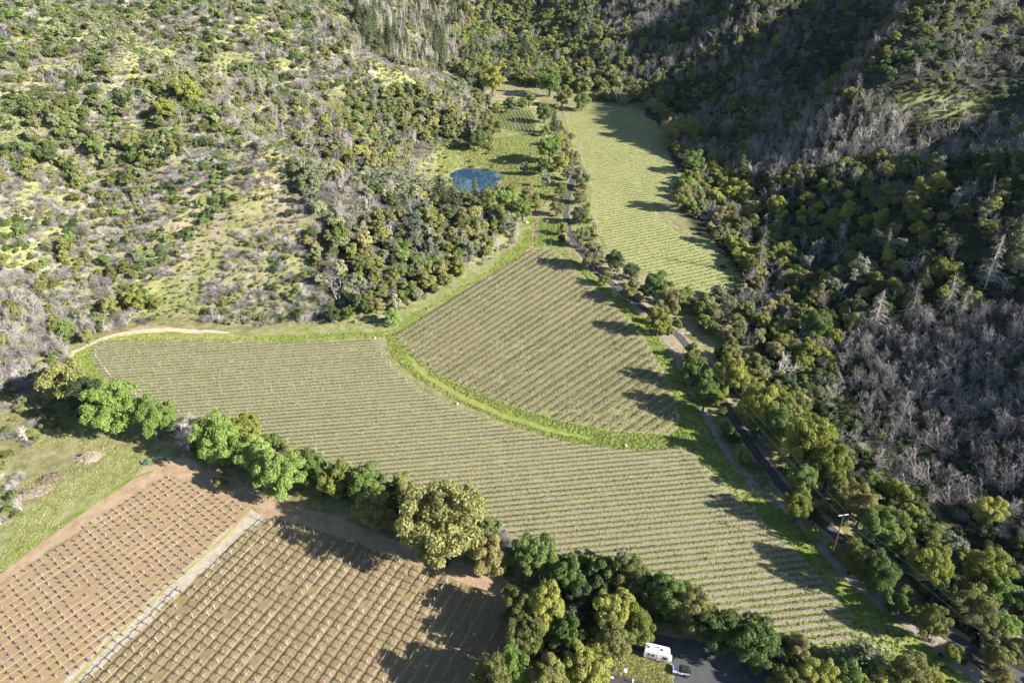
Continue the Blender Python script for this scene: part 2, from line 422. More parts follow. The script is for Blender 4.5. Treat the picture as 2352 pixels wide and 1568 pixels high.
# the middle block fans out: each row has its own heading
MID0, MID1, MIDN = np.array([-46., 231.]), np.array([42., 168.]), 37
def mid_row(t): return MID0+(MID1-MID0)*t, (54.5-13.0*t)*D2R
def mid_uv(x, y):
    x = np.asarray(x, float); y = np.asarray(y, float)
    lo = np.full(x.shape, -.25); hi = np.full(x.shape, 1.9)
    def side(t):
        p = MID0[:, None]+(MID1-MID0)[:, None]*t if t.ndim == 1 else None
        a = (54.5-13.0*t)*D2R
        return -(x-p[0])*np.sin(a)+(y-p[1])*np.cos(a), (x-p[0])*np.cos(a)+(y-p[1])*np.sin(a)
    for k in range(30):
        m = (lo+hi)/2; s, _ = side(m); pos = s < 0          # still right of the row -> larger t
        lo = np.where(pos, m, lo); hi = np.where(pos, hi, m)
    t = (lo+hi)/2; return side(t)[1], t*MIDN
TH_A, SP_A = 7.3, 1.85
TH_C, SP_C = 23.0, 2.9
def field_material(name, grass, tan, width, mixk, dark=None, fade=.35, gshift=0., scale=1.0):
    n = N(name); uv = n.node('ShaderNodeUVMap'); uv.uv_map = 'UVMap'; sep = n.node('ShaderNodeSeparateXYZ'); n.l(uv.outputs[0], sep.inputs[0])
    co = n.coord('Object'); k2 = n.noise(.5*scale, 4, .65, co); k3 = n.noise(3.5, 3, .7, co); k1 = n.noise(.03, 3, .5, co)
    cmb = n.node('ShaderNodeCombineXYZ'); n.l(n.math('MULTIPLY', sep.outputs[0], .12), cmb.inputs[0]); n.l(n.math('MULTIPLY', sep.outputs[1], .9), cmb.inputs[1])
    kr = n.noise(1.0, 3, .6, cmb.outputs[0])
    v = n.math('ADD', sep.outputs[1], n.math('MULTIPLY', n.math('SUBTRACT', k2, .5), .22))
    f = n.math('ABSOLUTE', n.math('SUBTRACT', n.math('FRACT', v), .5))      # 0 in the alley, .5 on the vine line
    m = n.math('MULTIPLY_ADD', n.math('SUBTRACT', f, width), 9.0, .5)
    m = n.math('ADD', m, n.math('MULTIPLY', n.math('SUBTRACT', k3, .5), 1.8))
    m = n.math('ADD', m, n.math('MULTIPLY', n.math('SUBTRACT', kr, .5), mixk), clamp=True)
    gcol = n.ramp(n.math('ADD', n.math('MULTIPLY', kr, .6), n.math('MULTIPLY', k1, .4)), [(.3, grass[0]), (.5, grass[1]), (.7, grass[2])])
    tcol = n.ramp(k3, [(.25, tan[0]), (.5, tan[1]), (.8, tan[2])])
    c = n.mix(m, gcol, tcol)
    c = n.mix(fade, c, n.mix(k3, (.45, .45, .45), (1, 1, 1)), 'MULTIPLY')
    n.color(c); n.bump(k3, .8, .25); return n.m
GR = ((.10, .175, .025), (.205, .25, .042), (.32, .325, .085))
TN = ((.18, .145, .11), (.31, .26, .20), (.45, .385, .30))
M['f_lower'] = field_material('grass_alleys_and_mulched_vine_lines', GR, TN, .24, 1.5)
M['f_mid'] = field_material('grass_and_straw_between_vines', ((.12, .18, .025), (.24, .26, .045), (.34, .32, .09)), ((.17, .14, .10), (.30, .25, .185), (.43, .37, .28)), .27, 1.8)
M['f_upper'] = field_material('pale_green_vineyard_floor', ((.21, .25, .07), (.30, .325, .11), (.40, .385, .18)), ((.25, .26, .11), (.34, .335, .16), (.44, .41, .24)), .38, 3.2, fade=.2)
M['f_north'] = field_material('green_alley_floor', ((.10, .20, .02), (.17, .27, .03), (.26, .31, .05)), ((.16, .13, .09), (.28, .22, .15), (.38, .3, .2)), .36, 1.2)
def tilled_material(name, base, mid, pale, olive, strip):
    n = N(name); uv = n.node('ShaderNodeUVMap'); uv.uv_map = 'UVMap'; sep = n.node('ShaderNodeSeparateXYZ'); n.l(uv.outputs[0], sep.inputs[0])
    co = n.coord('Object'); k2 = n.noise(.25, 4, .6, co); k3 = n.noise(4.0, 4, .75, co)
    f = n.math('ABSOLUTE', n.math('SUBTRACT', n.math('FRACT', sep.outputs[1]), .5))
    cmb = n.node('ShaderNodeCombineXYZ'); n.l(n.math('MULTIPLY', sep.outputs[0], .35), cmb.inputs[0]); n.l(n.math('MULTIPLY', sep.outputs[1], 11.0), cmb.inputs[1])
    comb = n.noise(1.0, 3, .7, cmb.outputs[0])                                    # tine marks along the row
    c = n.ramp(comb, [(.28, base), (.5, mid), (.72, pale)])
    c = n.mix(n.math('MULTIPLY_ADD', n.math('SUBTRACT', k2, .48), 3.0, .3, clamp=True), c, n.mix(.6, c, olive))
    s = n.math('MULTIPLY_ADD', n.math('SUBTRACT', f, .40), 14.0, .5)
    cm2 = n.node('ShaderNodeCombineXYZ'); n.l(n.math('MULTIPLY', sep.outputs[0], .05), cm2.inputs[0]); n.l(n.math('MULTIPLY', sep.outputs[1], 1.0), cm2.inputs[1])
    s = n.math('MULTIPLY', n.math('ADD', s, n.math('MULTIPLY', n.math('SUBTRACT', k3, .5), 2.0), clamp=True), n.math('MULTIPLY_ADD', n.noise(1.0, 2, .5, cm2.outputs[0]), 3.0, -1.1, clamp=True), clamp=True)
    c = n.mix(s, c, strip)
    c = n.mix(.5, c, n.mix(k3, (.45, .42, .4), (1, 1, 1)), 'MULTIPLY')
    n.color(c); n.bump(n.math('ADD', comb, k3), .9, .12); return n.m
M['f_west'] = tilled_material('tilled_brown_soil', (.19, .12, .066), (.335, .235, .145), (.47, .35, .23), (.34, .25, .10), (.58, .42, .26))
M['f_east'] = tilled_material('combed_olive_brown_soil', (.12, .083, .042), (.255, .185, .10), (.39, .295, .17), (.25, .225, .09), (.52, .39, .24))
def rough_ground(name, stops, s=.5, k=.6, bump=.2, patch=None):
    n = N(name); co = n.coord('Object'); a = n.noise(s, 5, .65, co); b = n.noise(3.0, 4, .7, co)
    c = n.ramp(n.math('ADD', n.math('MULTIPLY', a, .65), n.math('MULTIPLY', b, .35)), stops)
    if patch: c = n.mix(n.math('MULTIPLY_ADD', n.math('ADD', n.noise(.11, 4, .6, co, .6), n.math('MULTIPLY', n.math('SUBTRACT', b, .5), .35)), 5.0, -2.55, clamp=True), c, patch)
    c = n.mix(k, c, n.mix(b, (.55, .55, .55), (1, 1, 1)), 'MULTIPLY'); n.color(c); n.bump(b, .8, bump); return n.m
M['verge'] = rough_ground('bright_verge_grass', [(.3, (.07, .13, .018)), (.45, (.13, .20, .028)), (.58, (.21, .26, .045)), (.72, (.33, .33, .11))], .4, .45, .2, (.34, .315, .14))
M['verge_pale'] = rough_ground('yellowing_mown_grass', [(.3, (.15, .20, .04)), (.45, (.23, .26, .06)), (.6, (.32, .31, .10)), (.75, (.42, .37, .19))], .4, .4)
M['dirt'] = rough_ground('brown_dirt_track', [(.3, (.23, .155, .09)), (.45, (.36, .25, .155)), (.6, (.45, .325, .21)), (.75, (.55, .43, .30))], .35, .4)
M['paledirt'] = rough_ground('pale_sandy_track', [(.3, (.38, .31, .20)), (.5, (.52, .43, .30)), (.7, (.62, .54, .40))], .5, .3)
M['gravel'] = rough_ground('grey_gravel_track', [(.3, (.30, .26, .19)), (.5, (.42, .37, .28)), (.7, (.53, .47, .36))], .6, .3)
M['asphalt'] = rough_ground('worn_asphalt', [(.3, (.055, .058, .062)), (.5, (.08, .082, .085)), (.7, (.12, .115, .11))], .5, .3, .03)
M['footpath'] = rough_ground('bare_footpath', [(.3, (.20, .17, .14)), (.5, (.30, .26, .22)), (.7, (.40, .35, .29))], .5, .3)
M['straw'] = rough_ground('dry_straw_grass', [(.3, (.22, .20, .06)), (.5, (.38, .31, .11)), (.7, (.50, .41, .19))], .5, .4)

sheet('vineyard_ground', F_LOWER, .03, M['f_lower'], .4, row_uv(TH_A, SP_A), label='striped floor of the wide lower vineyard', seed=3)
sheet('vineyard_ground', F_MID, .03, M['f_mid'], .4, mid_uv, cell=3.0, label='striped floor of the fan shaped middle vineyard', seed=4)
sheet('vineyard_ground', F_UPPER, .03, M['f_upper'], .4, row_uv(TH_C, SP_C), label='pale green floor of the long upper vineyard', seed=5)
sheet('vineyard_ground', F_NORTH, .06, M['f_north'], .4, row_uv(99, 2.6), cell=3.0, label='green floor of the small vineyard above the pond', seed=6)
sheet('vineyard_ground', F_STRIP, .04, M['f_north'], .3, row_uv(86, 3.0), cell=3.0, label='green floor of the narrow vine strip beside the road', seed=7)
sheet('vineyard_ground', F_WEST, .03, M['f_west'], .3, row_uv(53, 2.15), cell=30, label='tilled brown soil of the left foreground vineyard', seed=8)
sheet('vineyard_ground', F_EAST, .03, M['f_east'], .3, row_uv(65, 2.7), cell=30, label='combed olive brown soil of the right foreground vineyard', seed=9)
# curved grass avenue between the two big blocks, its mown centre, the grass margins
AVE = G([(905, 765), (935, 805), (985, 850), (1080, 905), (1180, 948), (1290, 985), (1400, 1005), (1510, 1010), (1580, 1000)])
sheet('grass_avenue', ribbon(AVE, [7, 13, 13.5, 12, 11, 11, 11, 12, 15]), .025, M['verge'], .5, label='bright green grass lane curving between two vineyards', cat='grass lane', cell=30, seed=11)
sheet('grass_avenue', ribbon(G([(930, 815), (985, 865), (1060, 912), (1150, 950), (1260, 985), (1360, 1008)]), [.8, 2.0, 2.6, 2.4, 1.8, .6]), .055, M['verge_pale'], .8, label='worn yellow middle of the curving grass lane', cat='grass lane', cell=30, seed=12)
sheet('grass_margin', G([(160, 815), (220, 782), (320, 762), (500, 768), (620, 772), (868, 762), (905, 758), (935, 728), (1010, 688), (1100, 632), (1185, 565), (1218, 500), (1234, 500), (1232, 568), (1180, 598), (1100, 643), (1000, 700), (905, 768), (870, 776), (640, 785), (400, 779), (238, 783), (216, 796), (204, 818), (230, 860), (268, 905), (330, 950), (300, 965), (215, 900), (180, 850)]), .02, M['verge'], .6, label='bright green grass margin along the foot of the left slope', cell=30, seed=13)
sheet('grass_margin', G([(225, 783), (330, 763), (520, 768), (640, 774), (620, 782), (400, 778), (240, 782)]), .035, M['verge_pale'], .5, label='yellowing grass below the sandy track', cell=30, seed=14)
sheet('sandy_track', ribbon(G([(150, 835), (175, 806), (215, 785), (270, 769), (330, 760), (400, 757), (470, 761), (530, 766)]), [1.6, 2.0, 2.4, 3.0, 3.2, 2.6, 2.0, .8]), .05, M['paledirt'], .6, label='pale sandy track curving round the top of the lower vineyard', cat='track', cell=30, seed=15)
sheet('grass_margin', G([(1282, 575), (1330, 606), (1400, 662), (1480, 730), (1530, 800), (1575, 880), (1618, 965), (1670, 1050), (1740, 1120), (1830, 1195), (1905, 1290), (2010, 1400), (2130, 1490), (2220, 1568), (1990, 1600), (1900, 1500), (1970, 1475), (1960, 1420), (1930, 1375), (1822, 1257), (1700, 1146), (1612, 1058), (1575, 1028), (1565, 985), (1540, 880), (1500, 803), (1455, 738), (1360, 650)]), .015, M['verge'], .5, label='shaded grass margin between vineyards and footpath', cell=30, seed=16)
ROAD = G([(1180, 232), (1230, 238), (1268, 262), (1285, 300), (1300, 350), (1318, 400), (1306, 445), (1299, 490), (1306, 530), (1330, 575), (1372, 625), (1430, 672), (1500, 722), (1562, 775), (1612, 835), (1652, 905), (1690, 970), (1740, 1045), (1790, 1110), (1850, 1170), (1915, 1222), (1985, 1290), (2060, 1370), (2130, 1430), (2220, 1485), (2352, 1560), (2500, 1640)])
sheet('asphalt_road', ribbon(ROAD, 3.1), .05, M['asphalt'], .12, label='narrow asphalt road winding up the valley', cat='road', cell=3.0, seed=17)
sheet('dirt_shoulder', ribbon(ROAD[9:25], 5.0), .012, M['dirt'], .7, label='bare dirt shoulders of the narrow road', cat='shoulder', cell=30, seed=18)
sheet('footpath', ribbon(G([(1480, 735), (1545, 800), (1585, 875), (1615, 940), (1650, 1010), (1690, 1070), (1740, 1122), (1820, 1185), (1905, 1280), (1960, 1335), (2030, 1392), (2140, 1470), (2260, 1560)]), [1.2, 1.6, 1.6, 1.7, 1.8, 1.8, 2.0, 2.0, 2.2, 2.4, 3.0, 3.4, 3.4]), .06, M['footpath'], .35, label='grey brown footpath running beside the lower vineyard', cat='footpath', cell=30, seed=19)
sheet('dirt_track', G([(-250, 1490), (0, 1316), (120, 1228), (200, 1172), (290, 1105), (345, 1070), (420, 1050), (520, 1095), (640, 1145), (800, 1195), (1000, 1275), (1180, 1330), (1230, 1370), (1190, 1420), (1160, 1384), (1080, 1343), (960, 1298), (830, 1248), (700, 1208), (600, 1186), (580, 1166), (430, 1102), (385, 1089), (345, 1108), (200, 1208), (0, 1338), (-250, 1506)]), .02, M['dirt'], .5, label='wide brown dirt track along the foreground vineyards', cat='track', cell=30, seed=20)
sheet('gravel_track', G([(577, 1166), (606, 1184), (560, 1225), (420, 1350), (225, 1535), (150, 1620), (95, 1620), (180, 1535), (400, 1330), (540, 1200)]), .045, M['gravel'], 1.0, label='pale gravel track between the two foreground vineyards', cat='track', cell=30, seed=21)
sheet('grass_margin', ribbon(G([(575, 1172), (500, 1243), (380, 1350), (250, 1478), (150, 1580)]), [.9, 1.0, .7, .9, .9]), .05, M['straw'], .5, label='thin straw coloured grass edge of the gravel track', cell=30, seed=22)
sheet('grass_margin', ribbon(G([(-30, 1320), (120, 1215), (205, 1165), (300, 1100), (350, 1082)]), [1.6, 1.2, 1.6, 1.0, .6]), .035, M['verge'], .5, label='thin green strip in the dirt track', cell=30, seed=23)
sheet('yard', G([(1470, 1445), (1560, 1462), (1660, 1480), (1800, 1530), (1850, 1600), (1700, 1680), (1560, 1680), (1545, 1568), (1550, 1530), (1500, 1500), (1440, 1490), (1430, 1455)]), .03, M['asphalt'], .5, label='grey parking yard under the trees', cat='yard', cell=30, seed=24)
sheet('grass_margin', G([(1440, 1490), (1500, 1500), (1548, 1530), (1543, 1575), (1480, 1575), (1400, 1550)]), .025, M['straw'], .6, label='dry straw coloured grass beside the parking yard', cell=30, seed=25)
sheet('grass_margin', ribbon(G([(1365, 445), (1362, 480), (1340, 510), (1345, 560)]), [4, 6, 5, 3]), .02, M['verge'], .5, label='green grass at the near left of the upper vineyard', cell=30, seed=26)
sheet('dirt_track', ribbon(G([(1100, 232), (1180, 240), (1235, 247), (1290, 244)]), [2, 2.4, 2.4, 2]), .06, M['paledirt'], .5, label='pale lane above the small vineyard', cat='track', cell=3, seed=27)
sheet('dirt_track', ribbon(G([(1232, 485), (1229, 520), (1224, 560), (1205, 590)]), [1.6, 2.0, 2.0, 1.2]), .06, M['dirt'], .3, label='brown dirt track beside the narrow vine strip', cat='track', cell=30, seed=28)
# pond
def water_mat():
    n = N('still_pond_water'); n.color((.026, .072, .135)).rough(.03); n.b.inputs['Specular IOR Level'].default_value = .9  # blue base: water's own tint plus sky reflection put into the colour
    n.b.inputs['Metallic'].default_value = 0
    k = n.noise(1.2, 3, .5); n.bump(k, .012, .03); return n.m
M['water'] = water_mat()
bm = bmesh.new(); bm.faces.new([bm.verts.new((a+(a-pond_c[0])*.06, b+(b-pond_c[1])*.06, POND_Z)) for a, b in POND])
bmesh.ops.recalc_face_normals(bm, faces=bm.faces[:])
if list(bm.faces)[0].normal.z < 0: bmesh.ops.reverse_faces(bm, faces=bm.faces[:])
me = bpy.data.meshes.new('pond'); bm.to_mesh(me); bm.free(); me.materials.append(M['water'])
tag(link(bpy.data.objects.new('pond_water', me)), 'small blue pond at the foot of the left slope', 'pond', kind='structure')

# ------------------------------------------------------------------ plants: leaf sprays, limbs, twigs
def quads_at(P, Nn, size, r, asp=1.35, fold=.0):
    """leaf sprays: one small quad per point, facing roughly along Nn"""
    n = len(P); a = r.normal(size=(n, 3)); a = np.cross(Nn, a); a /= np.linalg.norm(a, axis=1)[:, None]+1e-9
    b = np.cross(Nn, a); s = np.broadcast_to(np.asarray(size, float), (n,))[:, None]*.5
    a = a*s*asp; b = b*s
    V = np.stack([P-a, P-b*.8, P+a, P+b*.8], 1).reshape(-1, 3)      # rhombus: pointed sprays
    return V, np.arange(n*4).reshape(n, 4)
def crown(seed, R=5.0, H=8.0, zc=6.0, lobes=18, sprays=4200, size=.42, lr=(.26, .44), rand=.75, gaps=.0, flat=1.0, sep=.45):
    r = np.random.default_rng(seed); C = []; L = []
    while len(C) < lobes:
        v = r.normal(size=3); v /= np.linalg.norm(v); k = r.uniform(.30, .92)
        if v[2] < -.9: continue
        c = v*k*np.array([R, R, H/2]); rr = r.uniform(*lr)*R
        if all(np.linalg.norm((c-q)*[1, 1, 1]) > sep*min(rr, l) for q, l in zip(C, L)): C.append(c); L.append(rr)
    C = np.array(C); L = np.array(L)
    w = L**2/np.sum(L**2); n = int(sprays*1.5); li = r.choice(lobes, n, p=w)
    d = r.normal(size=(n, 3)); d /= np.linalg.norm(d, axis=1)[:, None]
    d[:, 2] = np.where(d[:, 2] < -.35, -d[:, 2]*.6, d[:, 2])
    rad = L[li]*(1-.30*r.random(n)**1.6)
    P = C[li]+d*rad[:, None]*[1, 1, .82*flat]
    # uneven edge: second-order tufts
    tuft = vnoise(P[:, 0]*2.2/R*5+seed, P[:, 1]*2.2/R*5+P[:, 2]*1.7, seed)
    keep = np.ones(n, bool)
    for k in range(lobes):
        q = (P-C[k])/[1, 1, .82*flat]; keep &= ~((np.linalg.norm(q, axis=1) < L[k]*.66) & (li != k))
    keep &= tuft > (.16+gaps)
    P = P[keep][:sprays]; d = d[keep][:sprays]
    nn = d+r.normal(size=d.shape)*rand; nn[:, 2] += .15; nn /= np.linalg.norm(nn, axis=1)[:, None]
    P = P+r.normal(size=P.shape)*size*.30
    P[:, 2] += zc
    return quads_at(P, nn, size*r.uniform(.5, 1.5, len(P)), r), C+np.array([0, 0, zc]), L
def oak_meshes(seed, R=5.0, H=7.5, zc=5.6, **k):
    (V, F), C, L = crown(seed, R, H, zc, **k)
    r = np.random.default_rng(seed+900); b = MB()
    top = np.array([r.normal()*.3, r.normal()*.3, zc*.42]); rb = R*.075
    b.path([[0, 0, -1.2], [top[0]*.3, top[1]*.3, zc*.2], top], [rb*1.5, rb*1.1, rb*.9], 7)
    for q in C[np.argsort(-L)][:9]:
        m = (top+q)/2+r.normal(size=3)*R*.07
        b.path([top, m, q, q+(q-m)*.5], [rb*.6, rb*.4, rb*.24, rb*.08], 5)
        for j in range(2):
            e = q+r.normal(size=3)*R*.22; b.tube(m, e, rb*.2, rb*.05, 4)
    return V, F, b
def leaf_mesh(name, V, F): return np_mesh(name, V, F, [M['oak_green']])
def twig_fan(b, r, p, d, L, rad, depth, m=0, spread=.55, lift=.1, kids=3):
    """recursive bare branches"""
    p = np.asarray(p, float); d = d/np.linalg.norm(d)
    e1 = p+d*L*.5; d2 = d+r.normal(size=3)*.16+np.array([0, 0, lift*.3]); d2 /= np.linalg.norm(d2); e2 = e1+d2*L*.5
    n = 4 if rad > .05 else 3
    b.tube(p, e1, rad, rad*.75, n, m); b.tube(e1, e2, rad*.75, rad*.45, n, m)
    if depth == 0: return
    for k in range(kids):
        t = r.uniform(.35, 1.0); q = e1+(e2-e1)*(t-.5)*2 if t > .5 else p+(e1-p)*t*2
        nd = d2+r.normal(size=3)*spread+np.array([0, 0, lift])
        twig_fan(b, r, q, nd, L*r.uniform(.5, .75), rad*.5, depth-1, m, spread, lift, kids)
def dead_tree_mesh(seed, H=7.0, lean=.15, stems=2, tw=.045, depth=3, kids=4, mats=None, spread=.5):
    r = np.random.default_rng(seed); b = MB()
    for s in range(stems):
        d = np.array([r.normal()*(lean+.1)-lean, r.normal()*lean, 1.0]); d /= np.linalg.norm(d)
        p = np.array([r.normal()*.25*(stems > 1), r.normal()*.25*(stems > 1), -.6]); segs = 6; rad = H*.020
        for k in range(segs):
            q = p+d*H/segs; b.tube(p, q, rad*(1-k/segs*.85), rad*(1-(k+1)/segs*.85)+.01, 5)
            if k > 0:
                for j in range(2 if k < segs-1 else 3):
                    nd = d*.55+r.normal(size=3)*[.7, .7, .25]
                    twig_fan(b, r, p+(q-p)*r.random(), nd, H*r.uniform(.16, .30)*(1.15-k/segs*.6), max(tw*1.3, rad*.35), depth-1, 0, spread, .16, kids)
            p = q; d = d+r.normal(size=3)*.10; d /= np.linalg.norm(d)
    return b
def brush_mesh(seed, R=1.6, n=95, w=.022):
    """low mound of burnt arching stems"""
    r = np.random.default_rng(seed); b = MB()
    for k in range(n):
        a = r.uniform(0, 2*math.pi); out = r.uniform(.25, 1.0)*R; h = R*r.uniform(.45, 1.0)*(1.2-out/R*.7)
        p0 = np.array([r.normal()*.15*R, r.normal()*.15*R, -.15]); p2 = np.array([math.cos(a)*out, math.sin(a)*out, h])
        p1 = (p0+p2)/2+np.array([0, 0, h*.28])+r.normal(size=3)*.1
        b.tube(p0, p1, w, w*.8, 3); b.tube(p1, p2, w*.8, w*.5, 3)
        for j in range(4):
            e = p2+np.array([math.cos(a), math.sin(a), r.uniform(-.5, .8)])*R*r.uniform(.15, .4)+r.normal(size=3)*R*.14
            b.tube(p1+(p2-p1)*r.random(), e, w*.6, w*.3, 3)
    return b
def conifer_parts(seed, H=16.0, R=3.2, sprays=3400, base=.18, droop=.25, size=.42, dense=1.0):
    r = np.random.default_rng(seed); b = MB()
    b.path([[0, 0, -1], [0, 0, H*.5], [r.normal()*.2, r.normal()*.2, H]], [H*.018, H*.011, .03], 6)
    P = []; Nn = []
    z = H*base
    while z < H*.985:
        t = (z/H-base)/(1-base); rr = R*(1-t)**.8*(.35+.65*min(1, t*6+.4))
        nb = r.integers(4, 7)
        for k in range(nb):
            a = r.uniform(0, 2*math.pi); L = rr*r.uniform(.65, 1.15); dz = -droop*L*r.uniform(.3, 1.2)+.12*L
            e = np.array([math.cos(a)*L, math.sin(a)*L, z+dz]); o_ = np.array([0, 0, z])
            b.tube(o_, e, max(.02, H*.004*(1-t)), .015, 3)
            m = max(3, int(L/R*sprays/150)); u = r.uniform(.22, 1.05, m)
            q = o_+(e-o_)*u[:, None]+r.normal(size=(m, 3))*[.16, .16, .10]*R/3.2*(1.2+.6*u[:, None])*1.6
            P.append(q); nn = r.normal(size=(m, 3))*.6+[math.cos(a)*.35, math.sin(a)*.35, .8]; Nn.append(nn)
        z += H*.021*r.uniform(.7, 1.4)/dense
    P = np.vstack(P); Nn = np.vstack(Nn); Nn /= np.linalg.norm(Nn, axis=1)[:, None]
    V, F = quads_at(P, Nn, size*r.uniform(.6, 1.3, len(P)), r, 1.6)
    return V, F, b
def dead_conifer_mesh(seed, H=18.0, R=3.4, base=.15, wisp=4):
    r = np.random.default_rng(seed); b = MB()
    b.path([[0, 0, -1], [.1, 0, H*.55], [r.normal()*.3, r.normal()*.3, H]], [H*.012, H*.008, .03], 6)
    z = H*base
    while z < H*.98:
        t = (z/H-base)/(1-base); rr = R*(1-t)**.75
        for k in range(r.integers(2, 5)):
            a = r.uniform(0, 2*math.pi); L = rr*r.uniform(.4, 1.15)
            m_ = np.array([math.cos(a)*L*.55, math.sin(a)*L*.55, z+.10*L]); e = np.array([math.cos(a)*L, math.sin(a)*L, z-.25*L])
            w = max(.035, H*.0034*(1-t)); b.tube([0, 0, z], m_, w, w*.7, 3); b.tube(m_, e, w*.7, w*.35, 3)
            for j in range(wisp+2):
                u = r.uniform(.2, 1); q = m_+(e-m_)*u if u > .5 else np.array([0, 0, z])+(m_-np.array([0, 0, z]))*(u*2)
                b.tube(q, q+np.array([math.cos(a)*.3, math.sin(a)*.3, -.35])*L*.35+r.normal(size=3)*L*.17, w*.45, w*.25, 3)
        z += H*.017*r.uniform(.7, 1.5)
    return b

# shared meshes
OAKS, BROAD, TALL = [], [], []
for k in range(7):
    V, F, b = oak_meshes(100+k, R=5, H=8.0, zc=4.5, lobes=34+k % 3*6, sprays=10000, size=.29, lr=(.15, .32)); OAKS.append((leaf_mesh('oak_crown', V, F), b.mesh('oak_trunk', [M['bark']])))
for k in range(4):    # full, wide crowns used for the large trees close to the viewer
    V, F, b = oak_meshes(140+k, R=5, H=8.4, zc=4.9, lobes=84, sprays=24000, size=.21, lr=(.13, .26), gaps=.05, sep=.36); BROAD.append((leaf_mesh('broad_crown', V, F), b.mesh('broad_trunk', [M['bark']])))
for k in range(4):    # far trees: fewer, larger sprays
    V, F, b = oak_meshes(170+k, R=5, H=8.6, zc=4.9, lobes=22, sprays=3000, size=.62, lr=(.20, .38)); TALL.append((leaf_mesh('far_oak_crown', V, F), b.mesh('far_oak_trunk', [M['bark']])))
SHRUBS = []
for k in range(6):
    (V, F), C, L = crown(200+k, R=1.0, H=1.3, zc=.55, lobes=10, sprays=700, size=.16, lr=(.24, .50)); SHRUBS.append(leaf_mesh('shrub', V, F))
DEAD = [dead_tree_mesh(300+k, 7.0, .18, 3, .020, 3, 4).mesh('dead_tree', [M['grey_wood']]) for k in range(6)]
LEAN = [dead_tree_mesh(330+k, 6.5, .34, 3, .022, 3, 4).mesh('leaning_dead_tree', [M['grey_wood']]) for k in range(6)]
BRUSH = [brush_mesh(360+k).mesh('dead_brush', [M['grey_wood']]) for k in range(5)]
CONI = []
for k in range(4):
    V, F, b = conifer_parts(400+k, 16, 3.4, 3800); CONI.append((leaf_mesh('conifer_crown', V, F), b.mesh('conifer_trunk', [M['bark']])))
PINE = []
for k in range(3):     # open rounded foothill pine
    V, F, b = oak_meshes(430+k, R=3.2, H=9.4, zc=6.0, lobes=20, sprays=2600, size=.40, lr=(.22, .36), rand=1.1); PINE.append((leaf_mesh('pine_crown', V, F), b.mesh('pine_trunk', [M['bark']])))
SNAG = [dead_conifer_mesh(450+k).mesh('bare_conifer', [M['pale_wood']]) for k in range(4)]
POLE = []
for k in range(3):
    b = MB(); r_ = np.random.default_rng(470+k); b.path([[0, 0, -1], [.1, 0, 5], [.3*r_.normal(), .2, 11]], [.22, .15, .05], 5)
    for j in range(26):
        z = r_.uniform(2.5, 10.6); a = r_.uniform(0, 6.28); L = r_.uniform(.5, 1.7)*(1.15-z/12); b.tube([0, 0, z], [math.cos(a)*L, math.sin(a)*L, z-.2*L], .04, .02, 3)
    POLE.append(b.mesh('burnt_snag', [M['charred']]))

def slot(o, mat):
    o.material_slots[0].link = 'OBJECT'; o.material_slots[0].material = mat
COUNT = {}
def plant_tree(name, meshes, mat, x, y, s, label, cat, group, rz=None, sz=1.0, z=None):
    """a tree as a thing: trunk and crown under an empty standing on the ground"""
    if z is None: z = float(height(x, y))
    s3 = (s, s, s*sz); t = empty(name, (x, y, z), random.uniform(0, 6.28) if rz is None else rz, s3)
    tag(t, label, cat, group)
    a = link(bpy.data.objects.new('trunk', meshes[1]), t); c = link(bpy.data.objects.new('crown', meshes[0]), t); slot(c, mat)
    COUNT[name] = COUNT.get(name, 0)+1
    return t
def plant_one(name, mesh, mat, x, y, s, label, cat, group, rz=None, sz=1.0, tilt=0):
    o = link(bpy.data.objects.new(name, mesh)); o.location = (x, y, float(height(x, y))); o.scale = (s, s, s*sz)
    o.rotation_euler = (tilt*random.uniform(-.5, .5), tilt*random.uniform(-1, .2), random.uniform(0, 6.28) if rz is None else rz)
    if mat is not None: slot(o, mat)
    tag(o, label, cat, group); COUNT[name] = COUNT.get(name, 0)+1
    return o

# ------------------------------------------------------------------ the trees one can tell apart, surveyed one by one
WORDS = {'oak_olive': 'olive green', 'oak_yellow': 'yellow green', 'oak_green': 'mid green', 'oak_dark': 'dark green', 'bright': 'fresh bright green', 'tan_oak': 'tan green', 'grey_pine': 'pale grey green', 'conifer': 'dark green', 'sage': 'dull grey green'}
TAKEN = []       # (x, y, r) of surveyed trees
def tree_at(cx, cy, w, mat, label, kind='oak', group=None, name=None, sz=1.0):
    """cx, cy: middle of the crown in the survey grid, w: its width"""
    ratio = {'oak': .95, 'broad': 1.0, 'conifer': 4.7, 'pine': 2.3, 'snag': 4.0}[kind]
    w = w*1.04; sz = sz*{'oak': 1.3, 'broad': 1.3}.get(kind, 1.0)
    p = at(cx, cy)
    for k in range(6):
        dep = project(p.x, p.y, p.z)[2]; wm = w/FV*dep
        hc = wm*ratio*.5*sz
        q = at(cx, cy+hc*cp*FV/dep); p = q
    R = wm/2; rr = {'oak': 5.2, 'broad': 5.2, 'conifer': 3.4, 'pine': 3.3, 'snag': 3.4}[kind]; s = R/rr
    k = len(TAKEN); TAKEN.append((p.x, p.y, R*.8))
    if kind == 'snag':
        return plant_one(name or 'bare_conifer', SNAG[k % 4], None, p.x, p.y, s, label, 'dead tree', group, sz=sz)
    ms = {'oak': OAKS, 'broad': BROAD, 'conifer': CONI, 'pine': PINE}[kind]
    return plant_tree(name or {'oak': 'oak_tree', 'broad': 'oak_tree', 'conifer': 'conifer_tree', 'pine': 'pine_tree'}[kind], ms[k % len(ms)], M[mat], p.x, p.y, s, label, 'tree', group, sz=sz)
HEDGE = 'trees of the hedgerow between the vineyards'
ROADT = 'trees along the narrow asphalt road'
